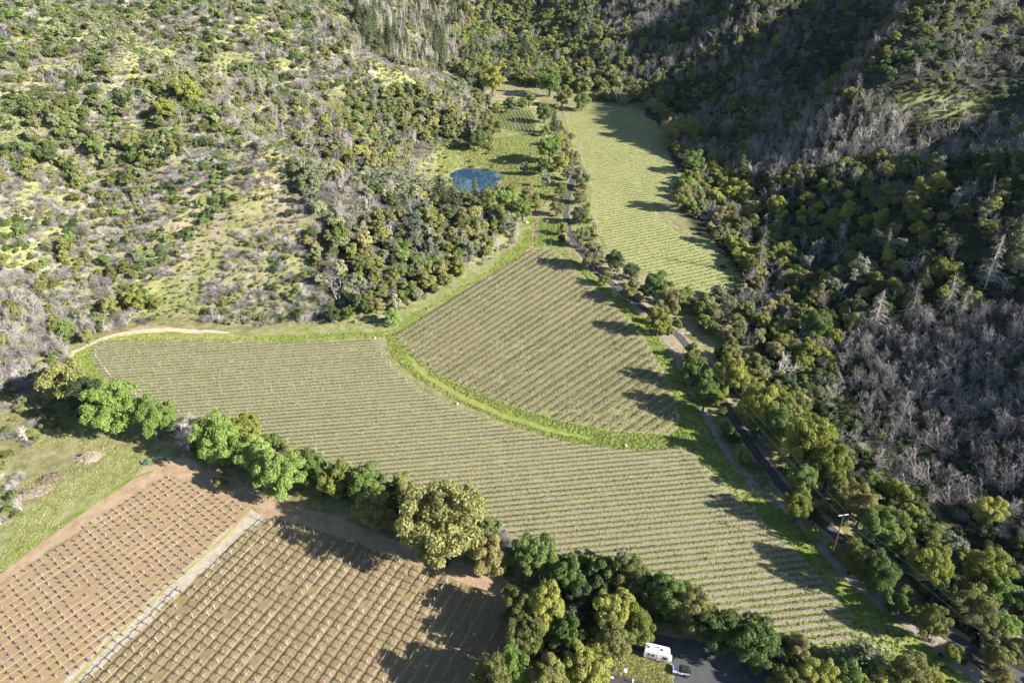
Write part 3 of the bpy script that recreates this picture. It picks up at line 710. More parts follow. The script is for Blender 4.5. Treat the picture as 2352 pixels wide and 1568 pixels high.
for cx, cy, w, mat, label, kind in [
    (165, 868, 100, 'oak_olive', 'olive oak at the left end of the hedgerow', 'oak'),
    (215, 905, 80, 'oak_dark', 'dark shaded oak behind the first bright green tree', 'oak'),
    (278, 925, 112, 'bright', 'tall fresh green tree at the left end of the hedgerow', 'broad'),
    (368, 948, 88, 'bright', 'smaller fresh green tree right of the tall one', 'broad'),
    (515, 1000, 105, 'bright', 'fresh green tree right of the bare grey tree', 'broad'),
    (565, 975, 70, 'oak_yellow', 'yellow green crown at the vineyard side of the hedgerow', 'oak'),
    (598, 1040, 88, 'bright', 'fresh green tree leaning over the dirt track', 'broad'),
    (655, 1075, 105, 'bright', 'wide fresh green tree at the fork of the tracks', 'broad'),
    (728, 1072, 70, 'oak_green', 'mid green tree between fresh green and golden trees', 'oak'),
    (780, 1090, 78, 'oak_yellow', 'golden green oak above the dirt track', 'oak'),
    (512, 1093, 40, 'tan_oak', 'small golden bush at the edge of the dirt track', 'oak'),
    (848, 1098, 82, 'oak_green', 'mid green oak in the middle of the hedgerow', 'broad'),
    (862, 1160, 85, 'oak_olive', 'olive oak with bare grey twigs over the dirt track', 'broad'),
    (930, 1110, 60, 'oak_olive', 'greyish oak left of the biggest hedgerow tree', 'oak'),
    (930, 1190, 50, 'tan_oak', 'small tan oak at the foot of the biggest hedgerow tree', 'oak'),
    (1022, 1172, 185, 'oak_olive', 'biggest round olive green oak of the hedgerow', 'broad'),
    (960, 1165, 80, 'oak_dark', 'dark oak half hidden by the biggest hedgerow tree', 'oak'),
    (1122, 1262, 90, 'tan_oak', 'tan green oak at the end of the dirt track', 'broad'),
    (1085, 1225, 70, 'oak_olive', 'olive oak right of the biggest hedgerow tree', 'oak'),
    (1228, 1258, 98, 'oak_green', 'leafy green tree where the hedgerow meets the grove', 'broad'),
    (1300, 1310, 80, 'oak_green', 'mid green tree behind the leafy green one', 'broad'),
    (1255, 1375, 90, 'oak_yellow', 'yellow green tree at the left edge of the grove', 'broad'),
    (1330, 1360, 70, 'oak_dark', 'dark tree in the middle of the grove', 'oak'),
    (1205, 1440, 85, 'oak_olive', 'olive tree shading the foreground vineyard', 'broad'),
    (1300, 1440, 80, 'oak_green', 'green tree in the heart of the grove', 'broad'),
    (1180, 1515, 85, 'bright', 'pale fresh green tree near the bottom of the grove', 'broad'),
    (1255, 1540, 90, 'oak_olive', 'olive tree at the bottom left of the grove', 'broad'),
    (1345, 1510, 100, 'oak_yellow', 'yellow green tree above the dark roof', 'broad'),
    (1135, 1545, 95, 'oak_olive', 'olive tree at the lowest left edge of the grove', 'broad'), (1190, 1385, 75, 'oak_olive', 'olive tree at the end of the dirt track', 'broad'),
    (1150, 1640, 110, 'oak_green', 'green tree cut by the bottom edge of the grove', 'broad'),
    (1408, 1385, 95, 'oak_yellow', 'tall yellow green tree left of the caravan', 'broad'),
    (1455, 1420, 80, 'oak_yellow', 'round yellow green tree just left of the caravan', 'broad'),
    (1400, 1455, 90, 'oak_olive', 'olive tree over the straw coloured grass', 'broad'),
    (1440, 1310, 85, 'oak_olive', 'olive tree at the vineyard edge above the caravan', 'oak'),
    (1390, 1300, 70, 'oak_green', 'green tree at the vineyard edge beside a thin pine', 'oak'),
    (1530, 1350, 95, 'oak_green', 'mid green tree behind the caravan at the vineyard edge', 'broad'),
    (1585, 1385, 95, 'oak_olive', 'olive green tree right of the caravan', 'broad'),
    (1640, 1425, 95, 'oak_green', 'mid green tree beside the parking yard', 'broad'),
    (1720, 1450, 110, 'oak_green', 'wide green tree at the far end of the parking yard', 'broad'),
    (1765, 1490, 60, 'oak_dark', 'dark tree low beside the parking yard', 'oak'),
    (1828, 1478, 55, 'tan_oak', 'small tan tree between green ones by the last vine rows', 'oak'),
    (1870, 1535, 80, 'oak_yellow', 'yellow green tree below the big dark conifer', 'broad'),
    (1940, 1545, 75, 'oak_green', 'green tree below and right of the big dark conifer', 'oak'),
    (2000, 1550, 70, 'oak_yellow', 'yellow tree at the bottom edge right of the conifer', 'oak'),
    (2075, 1530, 95, 'oak_olive', 'olive tree at the bottom between grass and path', 'broad'),
    (2130, 1560, 60, 'oak_yellow', 'yellowish bush at the bottom edge by the path', 'oak'),
    (1795, 1545, 70, 'oak_olive', 'olive tree at the bottom of the parking yard', 'oak'),
    (1490, 1335, 60, 'oak_green', 'green tree between olive and green ones at the vineyard edge', 'oak'),
    (1365, 1340, 60, 'oak_dark', 'dark low tree under the thin pine', 'oak')]:
    tree_at(cx, cy, w*1.1, mat, label, kind, HEDGE, sz=1.3 if cx < 1260 and cy > 1370 else 1.0)
tree_at(1972, 1455, 118, 'conifer', 'big dark conifer with grey limbs beside the last vine rows', 'conifer', sz=.36)
tree_at(1425, 1262, 34, 'grey_pine', 'thin blue grey pine poking above the grove', 'pine')
tree_at(1312, 1378, 62, 'grey_pine', 'drooping grey green conifer inside the grove', 'conifer', sz=.45)
for cx, cy, w, mat, label, kind in [
    (1614, 898, 62, 'oak_green', 'round green tree alone on the left side of the road', 'broad'),
    (1590, 842, 62, 'oak_green', 'green tree left of the road above the round one', 'oak'),
    (1672, 862, 70, 'oak_yellow', 'yellow green tree right of the road opposite the round tree', 'oak'),
    (1735, 925, 90, 'oak_yellow', 'wide yellow green tree right of the road', 'broad'),
    (1775, 965, 75, 'oak_green', 'green crown joined to the wide yellow green tree', 'broad'),
    (1843, 1005, 105, 'oak_yellow', 'big yellow green oak right of the road', 'broad'),
    (1700, 1042, 40, 'oak_yellow', 'small golden tree in the strip between path and road', 'oak'),
    (1680, 1000, 42, 'oak_dark', 'small dark bush in the strip between path and road', 'oak'),
    (1752, 1092, 26, 'grey_pine', 'thin young grey tree beside the footpath', 'pine'),
    (1820, 1147, 68, 'oak_yellow', 'golden green tree between footpath and road', 'broad'),
    (1835, 1085, 70, 'oak_green', 'green tree over the road below the big oak', 'broad'),
    (1890, 1058, 92, 'oak_yellow', 'tall yellow green oak above the road bend', 'broad'),
    (1925, 1110, 60, 'oak_olive', 'olive oak right of the tall yellow green one', 'oak'),
    (1965, 1150, 80, 'tan_oak', 'tan topped oak beyond the road', 'broad'),
    (2010, 1195, 95, 'oak_green', 'wide green oak beyond the road near the near power pole', 'broad'),
    (1866, 1222, 36, 'bright', 'small fresh green shrub between footpath and road', 'oak'),
    (1948, 1265, 70, 'oak_olive', 'olive tree beside the foot of the near power pole', 'broad'),
    (2005, 1300, 85, 'oak_green', 'green tree right of the near power pole', 'broad'),
    (2070, 1360, 50, 'oak_olive', 'small olive tree between footpath and road', 'oak'),
    (2125, 1415, 72, 'oak_olive', 'olive tree standing at the edge of the asphalt', 'broad'),
    (2185, 1490, 44, 'oak_yellow', 'small yellow green bush between asphalt and path', 'oak'),
    (2283, 1535, 56, 'tan_oak', 'small tan tree at the bottom right by the road', 'broad'),
    (2115, 1280, 95, 'oak_yellow', 'yellow oak on the far side of the road below the pine', 'broad'),
    (2250, 1290, 100, 'oak_yellow', 'spreading yellow green tree at the foot of the dark slope', 'broad'),
    (2278, 1345, 75, 'bright', 'fresh bright green tree at the right among darker ones', 'broad'),
    (2215, 1390, 95, 'oak_olive', 'broad olive tree below the bright green one', 'broad'),
    (2300, 1425, 60, 'bright', 'lime green tree near the right edge', 'oak'),
    (2275, 1490, 70, 'oak_olive', 'olive tree right of the road near the corner', 'oak'),
    (2325, 1480, 60, 'tan_oak', 'tan oak at the right edge above the road', 'oak'),
    (2262, 1165, 70, 'oak_yellow', 'bright yellow green tree high at the edge of the grey wood', 'broad'),
    (2050, 1125, 55, 'oak_yellow', 'solitary yellow tree against the grey wood', 'oak'),
    (2150, 1350, 60, 'oak_dark', 'dark tree between yellow oak and road', 'oak'),
    (2060, 1245, 60, 'oak_dark', 'dark tree behind the wide green oak', 'oak'),
    (1390, 636, 34, 'oak_olive', 'small round olive tree at the top of the middle vineyard', 'oak'),
    (1362, 585, 62, 'sage', 'grey green tree at the road bend above the middle vineyard', 'oak'),
    (1412, 598, 46, 'oak_dark', 'dark tree on bare dirt beside the upper vineyard', 'oak'),
    (1450, 620, 40, 'oak_dark', 'second dark tree on bare dirt beside the upper vineyard', 'oak'),
    (1445, 665, 52, 'oak_olive', 'olive tree left of the road below the bare dirt', 'oak'),
    (1505, 655, 70, 'oak_green', 'green tree at the corner of the upper vineyard', 'broad'),
    (1535, 690, 60, 'tan_oak', 'tan oak at the corner of the upper vineyard', 'oak'),
    (1508, 733, 64, 'oak_yellow', 'yellow green tree left of the road at the bend', 'broad'),
    (1290, 524, 30, 'oak_yellow', 'small bright round tree beside the narrow vine strip', 'oak'),
    (1290, 548, 20, 'oak_dark', 'dark bush under the small round tree', 'oak'),
    (1332, 492, 42, 'oak_dark', 'dark tree right of the road by the upper vineyard', 'oak'),
    (1335, 545, 40, 'sage', 'pale grey green bushes right of the road', 'oak'),
    (1278, 478, 34, 'oak_olive', 'olive tree above the narrow vine strip', 'oak'),
    (1290, 440, 34, 'oak_olive', 'olive tree left of the road by the green lawn', 'oak'),
    (1330, 452, 30, 'oak_olive', 'small olive tree on the right of the road', 'oak'),
    (1335, 408, 46, 'sage', 'grey tree against the upper vineyard edge', 'oak'),
    (1302, 398, 30, 'sage', 'grey olive tree left of the road', 'oak'),
    (1285, 372, 40, 'oak_yellow', 'golden green tree over the road', 'oak'),
    (1312, 365, 34, 'oak_olive', 'olive tree at the vineyard edge opposite the golden one', 'oak'),
    (1300, 335, 34, 'tan_oak', 'tan tree at the vineyard edge over the road', 'oak'),
    (1246, 382, 34, 'oak_green', 'green tree right of the white power pole', 'oak'),
    (1262, 340, 56, 'bright', 'fresh green tree above the power line', 'broad'),
    (1285, 318, 34, 'oak_yellow', 'yellow green tree at the left tip of the upper vineyard', 'oak'),
    (1250, 300, 24, 'bright', 'pale green sapling left of the dark conifer', 'oak'),
    (1250, 258, 44, 'oak_green', 'green tree at the top of the road', 'oak'),
    (1228, 466, 38, 'oak_olive', 'olive tree between pond and road', 'oak'),
    (1215, 440, 30, 'tan_oak', 'tan tree below the power pole', 'oak'),
    (1205, 385, 22, 'grey_pine', 'pale bare tree on the green lawn', 'oak'),
    (1128, 186, 62, 'oak_yellow', 'big spreading oak in front of the houses', 'broad'),
    (1215, 226, 34, 'oak_green', 'green tree between lane and houses', 'oak'), (1290, 222, 44, 'oak_olive', 'olive tree at the far end of the lane', 'oak'), (1335, 232, 40, 'oak_green', 'green tree above the tip of the upper vineyard', 'oak'),
    (1172, 242, 32, 'oak_green', 'round tree above the small vineyard', 'oak'),
    (1200, 238, 26, 'oak_olive', 'small olive tree right of the round one', 'oak'),
    (1140, 248, 24, 'oak_yellow', 'small yellow tree left of the round one', 'oak'),
    (1262, 188, 60, 'oak_green', 'dark green tree right of the lane', 'oak'),
    (1195, 105, 34, 'conifer', 'dark conifer with bare lower trunk behind the houses', 'oak'),
    (1168, 462, 60, 'bright', 'fresh green tree below the pond', 'broad'),
    (1200, 480, 48, 'bright', 'fresh green tree at the top of the grass margin', 'broad'),
    (1150, 495, 46, 'oak_olive', 'olive tree below the fresh green ones', 'oak'),
    (1120, 472, 40, 'oak_green', 'green tree left of the fresh green ones', 'oak'),
    (1066, 452, 34, 'oak_olive', 'olive tree at the left near bank of the pond', 'oak'), (1126, 446, 32, 'oak_yellow', 'yellow green tree at the near bank of the pond', 'oak'), (1148, 432, 30, 'sage', 'grey green tree at the right near bank of the pond', 'oak'),
    (1176, 440, 34, 'oak_olive', 'olive tree right of the pond', 'oak'), (1090, 462, 30, 'sage', 'grey green tree below the slender pond conifer', 'oak'),
    (1130, 300, 56, 'oak_olive', 'olive trees left of the small vineyard', 'oak'),
    (1100, 320, 44, 'oak_green', 'green tree on the bank above the pond', 'oak'),
    (905, 725, 40, 'bright', 'fresh green bush at the corner of the middle vineyard', 'oak'),
    (845, 700, 34, 'oak_green', 'small green tree at the foot of the left slope', 'oak'),
    (800, 715, 34, 'oak_green', 'small leafy tree above the lower vineyard', 'oak'),
    (770, 722, 36, 'oak_dark', 'dark leafy tree above the lower vineyard', 'oak'),
    (160, 750, 42, 'oak_green', 'green bush above the sandy track', 'oak'),
    (205, 770, 34, 'oak_olive', 'olive bush beside the sandy track', 'oak'),
    (318, 690, 48, 'oak_yellow', 'yellow green tree on the slope above the sandy track', 'oak'),
    (258, 700, 40, 'oak_olive', 'tall thin olive tree above the sandy track', 'oak'),
    (360, 690, 36, 'oak_yellow', 'small yellow tree right of the tall thin one', 'oak'),
    (462, 465, 26, 'bright', 'bright green bush alone on the open slope', 'oak'),
    (440, 210, 60, 'oak_yellow', 'yellow green tree high on the left slope', 'oak'),
    (390, 250, 50, 'oak_yellow', 'yellow green tree below the higher one on the slope', 'oak'),
    (225, 340, 50, 'oak_green', 'green tree in the dark hollow of the left slope', 'oak'),
    (120, 350, 50, 'oak_dark', 'dark tree in the hollow of the left slope', 'oak'),
    (310, 330, 44, 'oak_olive', 'olive tree right of the dark hollow', 'oak'),
    (2130, 430, 70, 'oak_yellow', 'tall yellow green tree above the pines on the right slope', 'oak'),
    (2095, 465, 60, 'oak_olive', 'olive tree below the tall yellow green one', 'oak'),
    (1780, 470, 44, 'oak_yellow', 'golden tree at the foot of the right slope', 'oak'),
    (1538, 300, 52, 'tan_oak', 'rusty green oak at the upper vineyard edge', 'broad'),
    (1580, 300, 52, 'oak_yellow', 'yellow green oak right of the rusty one', 'oak'),
    (1562, 452, 56, 'oak_olive', 'olive oak casting a long shadow on the upper vineyard', 'broad'),
    (1592, 372, 48, 'oak_green', 'green tree at the right edge of the upper vineyard', 'oak'),
    (1870, 745, 70, 'oak_green', 'leafy oak at the dark creek', 'broad'),
    (1845, 800, 60, 'oak_yellow', 'golden oak beside the dark creek', 'oak'),
    (1902, 870, 30, 'oak_yellow', 'small yellow conical tree in the dark creek', 'oak'),
    (1877, 895, 26, 'oak_green', 'small green conical tree in the dark creek', 'oak')]:
    tree_at(cx, cy, w, mat, label, kind, ROADT if cx > 1230 and cy > 240 else None, sz=1.28 if 1580 < cx < 2200 and cy > 820 and w > 50 else 1.0)
for cx, cy, w, sz, label in [
    (1012, 408, 60, .5, 'tall dark conifer at the left bank of the pond'), (1042, 432, 50, .5, 'second tall conifer at the left bank of the pond'),
    (1092, 414, 26, .85, 'slender conifer standing in front of the pond'), (1110, 434, 24, .7, 'short conifer right of the slender one'),
    (1273, 268, 34, .55, 'dark conifer at the left tip of the upper vineyard'), (1160, 95, 30, .75, 'left one of the dark conifers behind the houses'),
    (1205, 88, 36, .75, 'right one of the dark conifers behind the houses'), (1100, 175, 30, .7, 'conifer left of the spreading oak'),
    (2320, 500, 56, .8, 'tall dark conifer on the right slope'), (2110, 615, 34, .9, 'dark conifer between the bare ones'),
    (2000, 530, 40, .6, 'dark conifer beside the pale pines'), (1700, 360, 30, .8, 'small conifer at the creek')]:
    tree_at(cx, cy, w, 'conifer', label, 'conifer', None, sz=sz)
for cx, cy, w, label in [(1963, 615, 46, 'pale grey green pine standing alone above the oaks'), (2055, 560, 36, 'right one of two pale pines'), (2020, 545, 34, 'left one of two pale pines'),
    (2172, 1238, 56, 'pale silvery pine in front of the dark slope'), (2250, 490, 34, 'pale pine high on the right slope'), (1255, 410, 22, 'pale thin pine beside the power line')]:
    tree_at(cx, cy, w, 'grey_pine', label, 'pine')
for cx, cy, w, sz, label in [(2005, 690, 62, .62, 'leftmost bare grey conifer above the dead wood'), (2088, 670, 50, .7, 'bare conifer with drooping lower branches'),
    (2170, 650, 50, .75, 'thin bare conifer right of the drooping one'), (2200, 690, 34, .8, 'small bare conifer beside the thin one'), (2262, 575, 64, .75, 'big lichen grey conifer at the right'), (1740, 550, 44, 1.0, 'tall bare conifer beside the upper vineyard')]:
    tree_at(cx, cy, w, None, label, 'snag', sz=sz)
# single bare broadleaf trees
for px, py, s, mt, label in [(437, 1035, 1.35, 'pale_wood', 'bare lichen grey tree in the hedgerow'), (480, 1075, 1.0, 'pale_wood', 'bare grey tree shaded at the dirt track'), (60, 1010, .75, 'pale_wood', 'white bare trunk on the grass at the left edge'),
    (1790, 880, 1.5, 'pale_wood', 'bleached dead oak with forked limbs at the creek'), (1758, 890, 1.2, 'pale_wood', 'second bleached dead oak at the creek'), (1415, 1345, 1.0, 'grey_wood', 'bare grey tree inside the grove'),
    (240, 585, .9, 'grey_wood', 'round grey leafless tree on the left slope'), (130, 585, .9, 'grey_wood', 'arching grey leafless tree at the left'), (2010, 1090, 1.2, 'grey_wood', 'grey bare tree rising beside the tan topped oak'), (2235, 1340, .9, 'grey_wood', 'bare grey tree between the oaks near the right edge')]:
    p = at(px, py); plant_one('dead_tree', DEAD[int(px) % 6], M[mt], p.x, p.y, s, label, 'dead tree', None)

# ------------------------------------------------------------------ the wooded and brushy slopes
# zone: outline in the survey grid, cell (m), chance per cell, mix of (kind, colour, weight, size range)
def SZ(s): return s
SLOPES = [
 ('dense oaks on the wooded slope beside the middle vineyard', [(690, 330), (850, 210), (1120, 200), (1130, 300), (960, 340), (940, 430), (1080, 505), (1200, 525), (1190, 560), (1010, 672), (930, 715), (800, 735), (720, 640), (680, 480)], 3.6, .92,
   [('oak', 'oak_olive', 2.6, (.26, .52)), ('oak', 'oak_yellow', .9, (.25, .45)), ('oak', 'tan_oak', .9, (.28, .5)), ('oak', 'sage', 2.4, (.28, .52)), ('oak', 'oak_green', 1.3, (.26, .5)), ('oak', 'oak_dark', .4, (.25, .45)), ('dead', 'grey_wood', 2.6, (.5, .95)), ('dead', 'pale_wood', .7, (.5, .9)), ('pine', 'grey_pine', .5, (.6, .9)), ('brush', 'grey_wood', 1.6, (.8, 1.3))]),
 ('sparse shrubs on the open lower left slope', [(330, 350), (680, 330), (720, 640), (800, 735), (600, 750), (350, 735), (300, 690), (330, 560), (260, 450)], 2.3, .72,
   [('shrub', 'oak_green', 1.6, (.8, 1.7)), ('shrub', 'oak_dark', 1.1, (.8, 1.8)), ('shrub', 'bright', .22, (.7, 1.3)), ('shrub', 'sage', 1.8, (.5, 1.3)), ('brush', 'grey_wood', 3.4, (.6, 1.3)), ('brush', 'pale_wood', 1.0, (.6, 1.1)), ('dead', 'grey_wood', .35, (.35, .6)), ('log', 'charred', .12, (1, 1)), ('shrub', 'oak_olive', 1.0, (.5, 1.2))]),
 ('trees and brush in the hollow of the left slope', [(60, 260), (420, 180), (500, 290), (330, 420), (120, 420), (40, 380)], 3.2, .85,
   [('oak', 'oak_olive', 2.0, (.22, .42)), ('oak', 'oak_green', 1.6, (.22, .42)), ('oak', 'oak_dark', .8, (.2, .4)), ('oak', 'sage', 1.8, (.22, .45)), ('shrub', 'sage', 1.5, (.8, 1.6)), ('brush', 'pale_wood', .8, (.8, 1.3)), ('dead', 'grey_wood', 1.3, (.4, .8)), ('brush', 'grey_wood', 1.8, (.8, 1.3)), ('shrub', 'oak_green', 1.2, (.9, 1.8))]),
 ('grey leafless brush at the left edge', [(-380, 600), (60, 640), (160, 700), (160, 860), (60, 900), (-380, 960)], 2.5, .93,
   [('dead', 'grey_wood', 4, (.45, .8)), ('brush', 'grey_wood', 4, (.9, 1.5)), ('oak', 'oak_olive', .7, (.25, .4)), ('shrub', 'sage', 1.6, (.8, 1.6)), ('shrub', 'oak_green', 1.2, (.8, 1.5))]),
 ('mixed chaparral on the left slope', [(-420, 380), (60, 380), (330, 420), (330, 560), (300, 690), (340, 742), (220, 765), (150, 800), (40, 640), (-420, 620)], 2.4, .80,
   [('shrub', 'oak_green', 1.8, (.9, 1.9)), ('shrub', 'oak_dark', 1.1, (.9, 1.9)), ('shrub', 'sage', 1.8, (.7, 1.6)), ('brush', 'grey_wood', 3.6, (.8, 1.5)), ('brush', 'pale_wood', 1.2, (.7, 1.3)), ('dead', 'grey_wood', 1.1, (.4, .75)), ('oak', 'oak_olive', .55, (.25, .45)), ('oak', 'bright', .1, (.22, .35)), ('shrub', 'oak_olive', 1.3, (.7, 1.5))]),
 ('burnt conifers atop the left slope', [(780, -80), (1060, -80), (1070, 60), (1040, 170), (900, 150), (820, 90)], 3.4, .85,
   [('burnt', 'charred', 1.5, (.8, 1.2)), ('snag', 'pale_wood', .9, (.5, .8)), ('shrub', 'sage', 2.5, (1.2, 2.4)), ('oak', 'sage', 1.6, (.25, .45)), ('oak', 'oak_olive', 1.2, (.25, .45)), ('brush', 'grey_wood', 1.6, (.9, 1.6)), ('conifer', 'conifer', .35, (.7, .95))]),
 ('high shrubs on the upper left slope', [(-420, -120), (780, -120), (820, 90), (900, 210), (850, 215), (690, 330), (330, 350), (500, 290), (420, 180), (60, 260), (40, 380), (-420, 380)], 3.1, .74,
   [('shrub', 'sage', 3.0, (1.0, 2.0)), ('shrub', 'oak_green', 2.2, (1.1, 2.3)), ('shrub', 'oak_dark', 1.8, (1.1, 2.3)), ('shrub', 'oak_olive', 1.6, (1.0, 2.1)), ('brush', 'grey_wood', 3.0, (.9, 1.7)), ('brush', 'pale_wood', 1.2, (.8, 1.5)), ('dead', 'grey_wood', 1.0, (.5, .9)), ('oak', 'oak_olive', .45, (.25, .45)), ('oak', 'sage', .45, (.28, .48)), ('snag', 'pale_wood', .08, (.5, .8))]),
 ('trees around the houses at the valley head', [(1040, 60), (1062, -120), (1280, -120), (1420, 130), (1560, 250), (1500, 262), (1400, 238), (1300, 215), (1240, 205), (1180, 190), (1090, 215), (1040, 160)], 5.0, .78,
   [('oak', 'oak_olive', 3, (.4, .75)), ('oak', 'oak_green', 2, (.4, .75)), ('oak', 'tan_oak', 1, (.4, .6)), ('oak', 'oak_yellow', 1, (.4, .65)), ('dead', 'grey_wood', 1.6, (.7, 1.3)), ('conifer', 'conifer', .25, (.6, .9)), ('brush', 'grey_wood', .8, (1, 1.7))]),
 ('yellow green oaks between road and creek', [(1500, 250), (1600, 300), (1700, 420), (1790, 560), (1900, 720), (1930, 860), (1850, 900), (1790, 830), (1690, 810), (1620, 770), (1545, 705), (1590, 675), (1690, 690), (1700, 630), (1620, 520), (1550, 480), (1570, 400), (1530, 330), (1510, 275)], 3.8, .92,
   [('oak', 'oak_yellow', 3.0, (.28, .5)), ('oak', 'oak_olive', 2.6, (.3, .52)), ('oak', 'tan_oak', 1.3, (.28, .5)), ('oak', 'oak_green', 1.6, (.3, .5)), ('dead', 'grey_wood', 2.2, (.6, 1.0)), ('brush', 'grey_wood', .9, (.9, 1.5)), ('oak', 'sage', .6, (.3, .5))]),
 ('dark undergrowth in the creek bed', [(1700, 640), (1760, 640), (1900, 800), (1960, 980), (2060, 1120), (2180, 1260), (2110, 1190), (1990, 1100), (1900, 1010), (1830, 930)], 2.6, .8,
   [('shrub', 'oak_dark', 4, (.9, 1.8)), ('dead', 'grey_wood', 1.4, (.4, .7)), ('shrub', 'oak_olive', .8, (.7, 1.4)), ('oak', 'oak_dark', 1.0, (.25, .42))]),
 ('leafless grey trees on the right slope', [(1900, 800), (1990, 740), (2200, 720), (2760, 640), (2760, 1330), (2260, 1220), (2150, 1180), (2060, 1110), (1960, 960)], 2.3, .94,
   [('lean', 'grey_wood', 7, (.42, .80)), ('dead', 'grey_wood', 1.6, (.5, .85)), ('shrub', 'oak_dark', 2.6, (.8, 1.7)), ('shrub', 'oak_green', .7, (.6, 1.3)), ('brush', 'grey_wood', .8, (.9, 1.4)), ('oak', 'oak_olive', .1, (.3, .45))]),
 ('oaks on the middle of the right slope', [(1760, 420), (1960, 380), (2200, 380), (2760, 330), (2760, 640), (2200, 720), (1990, 740), (1900, 800), (1890, 700), (1790, 560)], 4.0, .86,
   [('oak', 'oak_yellow', 1.8, (.28, .55)), ('oak', 'oak_olive', 2.6, (.28, .55)), ('oak', 'oak_dark', 2.4, (.28, .52)), ('oak', 'oak_green', 1.0, (.28, .5)), ('dead', 'grey_wood', 3.6, (.6, 1.0)), ('snag', 'pale_wood', .12, (.5, .8)), ('pine', 'grey_pine', .25, (.6, 1.0)), ('conifer', 'conifer', .12, (.5, .8)), ('shrub', 'oak_dark', 3.0, (1.2, 2.2))]),
 ('pale leafless trees high on the right slope', [(1760, 270), (2000, 240), (2150, 290), (2760, 230), (2760, 330), (2200, 380), (1960, 380), (1760, 420), (1700, 330)], 2.9, .9,
   [('dead', 'pale_wood', 3.2, (.55, .95)), ('lean', 'grey_wood', 3.4, (.5, .9)), ('shrub', 'oak_dark', 3.0, (1.0, 2.0)), ('shrub', 'oak_olive', .8, (.9, 1.7)), ('oak', 'oak_olive', .3, (.3, .5))]),
 ('green meadow shrubs on the right slope', [(1990, 200), (2250, 150), (2400, 200), (2300, 270), (2150, 290), (2000, 245)], 3.2, .62,
   [('shrub', 'oak_green', 3, (.8, 1.6)), ('shrub', 'oak_olive', 2, (.7, 1.4)), ('brush', 'grey_wood', 1, (.9, 1.4)), ('dead', 'grey_wood', .5, (.5, .8))]),
 ('shrubs and trees high on the right slope', [(1280, -120), (2800, -160), (2760, 230), (2400, 200), (2250, 150), (1990, 200), (2000, 240), (1760, 270), (1700, 330), (1760, 420), (1790, 560), (1700, 420), (1600, 300), (1560, 250), (1420, 130)], 3.9, .90,
   [('shrub', 'oak_dark', 3.4, (1.4, 2.8)), ('shrub', 'oak_green', 2.0, (1.3, 2.5)), ('shrub', 'oak_olive', 2.2, (1.2, 2.4)), ('oak', 'oak_olive', 1.5, (.32, .58)), ('oak', 'oak_dark', 1.3, (.3, .55)), ('oak', 'oak_yellow', .5, (.3, .5)), ('dead', 'grey_wood', 4.2, (.6, 1.1)), ('brush', 'grey_wood', 2.0, (1.0, 1.8)), ('lean', 'grey_wood', 2.2, (.6, 1.0))]),
 ('riverside trees between the road and the grey wood', [(1960, 1080), (2080, 1160), (2180, 1260), (2260, 1230), (2760, 1340), (2760, 1560), (2352, 1535), (2230, 1468), (2150, 1410), (2060, 1330), (1990, 1255), (1920, 1190), (1860, 1130), (1760, 1010), (1700, 930), (1640, 820), (1700, 830), (1790, 880), (1860, 960)], 3.6, .92,
   [('oak', 'oak_yellow', 2.0, (.3, .55)), ('oak', 'oak_olive', 2.6, (.3, .55)), ('oak', 'oak_dark', 2.2, (.3, .55)), ('oak', 'oak_green', 1.8, (.3, .5)), ('dead', 'grey_wood', 1.0, (.4, .7)), ('shrub', 'oak_dark', 2.0, (.9, 1.6))]),
 ('bushes on the grassy bank at the left edge', [(-60, 900), (60, 890), (180, 900), (160, 980), (60, 1030), (60, 1180), (-60, 1280)], 2.8, .5,
   [('shrub', 'oak_olive', 2, (.7, 1.3)), ('shrub', 'bright', .5, (.6, 1.1)), ('brush', 'grey_wood', 2, (.6, 1.1)), ('shrub', 'oak_green', 1.3, (.7, 1.4)), ('dead', 'grey_wood', .7, (.3, .5))]),
 ('bushes among the trees of the grove', [(1120, 1560), (1190, 1400), (1130, 1300), (900, 1190), (640, 1100), (460, 1050), (330, 960), (560, 975), (900, 1120), (1300, 1280), (1650, 1420), (1850, 1490), (1830, 1560), (1700, 1480), (1540, 1440), (1450, 1450), (1390, 1560)], 2.1, .85,
   [('shrub', 'oak_dark', 3, (.9, 1.7)), ('shrub', 'oak_green', 3, (.8, 1.6)), ('shrub', 'oak_olive', 2, (.8, 1.5)), ('oak', 'oak_green', .7, (.2, .35)), ('brush', 'grey_wood', 1, (.7, 1.2))]),
 ('bushes on the lawn and banks round the pond', [(985, 345), (1130, 335), (1160, 440), (1240, 440), (1240, 480), (1100, 475), (985, 440)], 4.2, .28,
   [('shrub', 'oak_olive', 3, (.7, 1.2)), ('oak', 'oak_olive', .7, (.16, .25)), ('oak', 'oak_green', .5, (.16, .25)), ('dead', 'grey_wood', .5, (.3, .5))]),
 ('trees lining the narrow road', [(1480, 700), (1560, 755), (1640, 840), (1710, 950), (1790, 1060), (1890, 1160), (1970, 1230), (2070, 1330), (2200, 1440), (2560, 1600), (2500, 1660), (2240, 1540), (2100, 1450), (2000, 1365), (1910, 1262), (1835, 1175), (1755, 1112), (1695, 1052), (1640, 970), (1600, 890), (1545, 795)], 3.0, .85,
   [('oak', 'oak_yellow', 1.6, (.22, .42)), ('oak', 'oak_olive', 2.0, (.22, .42)), ('oak', 'oak_green', 1.4, (.22, .4)), ('oak', 'oak_dark', 1.4, (.22, .4)), ('shrub', 'oak_green', 1.6, (.8, 1.5)), ('shrub', 'oak_dark', 1.4, (.8, 1.5)), ('brush', 'grey_wood', .5, (.8, 1.3))]),
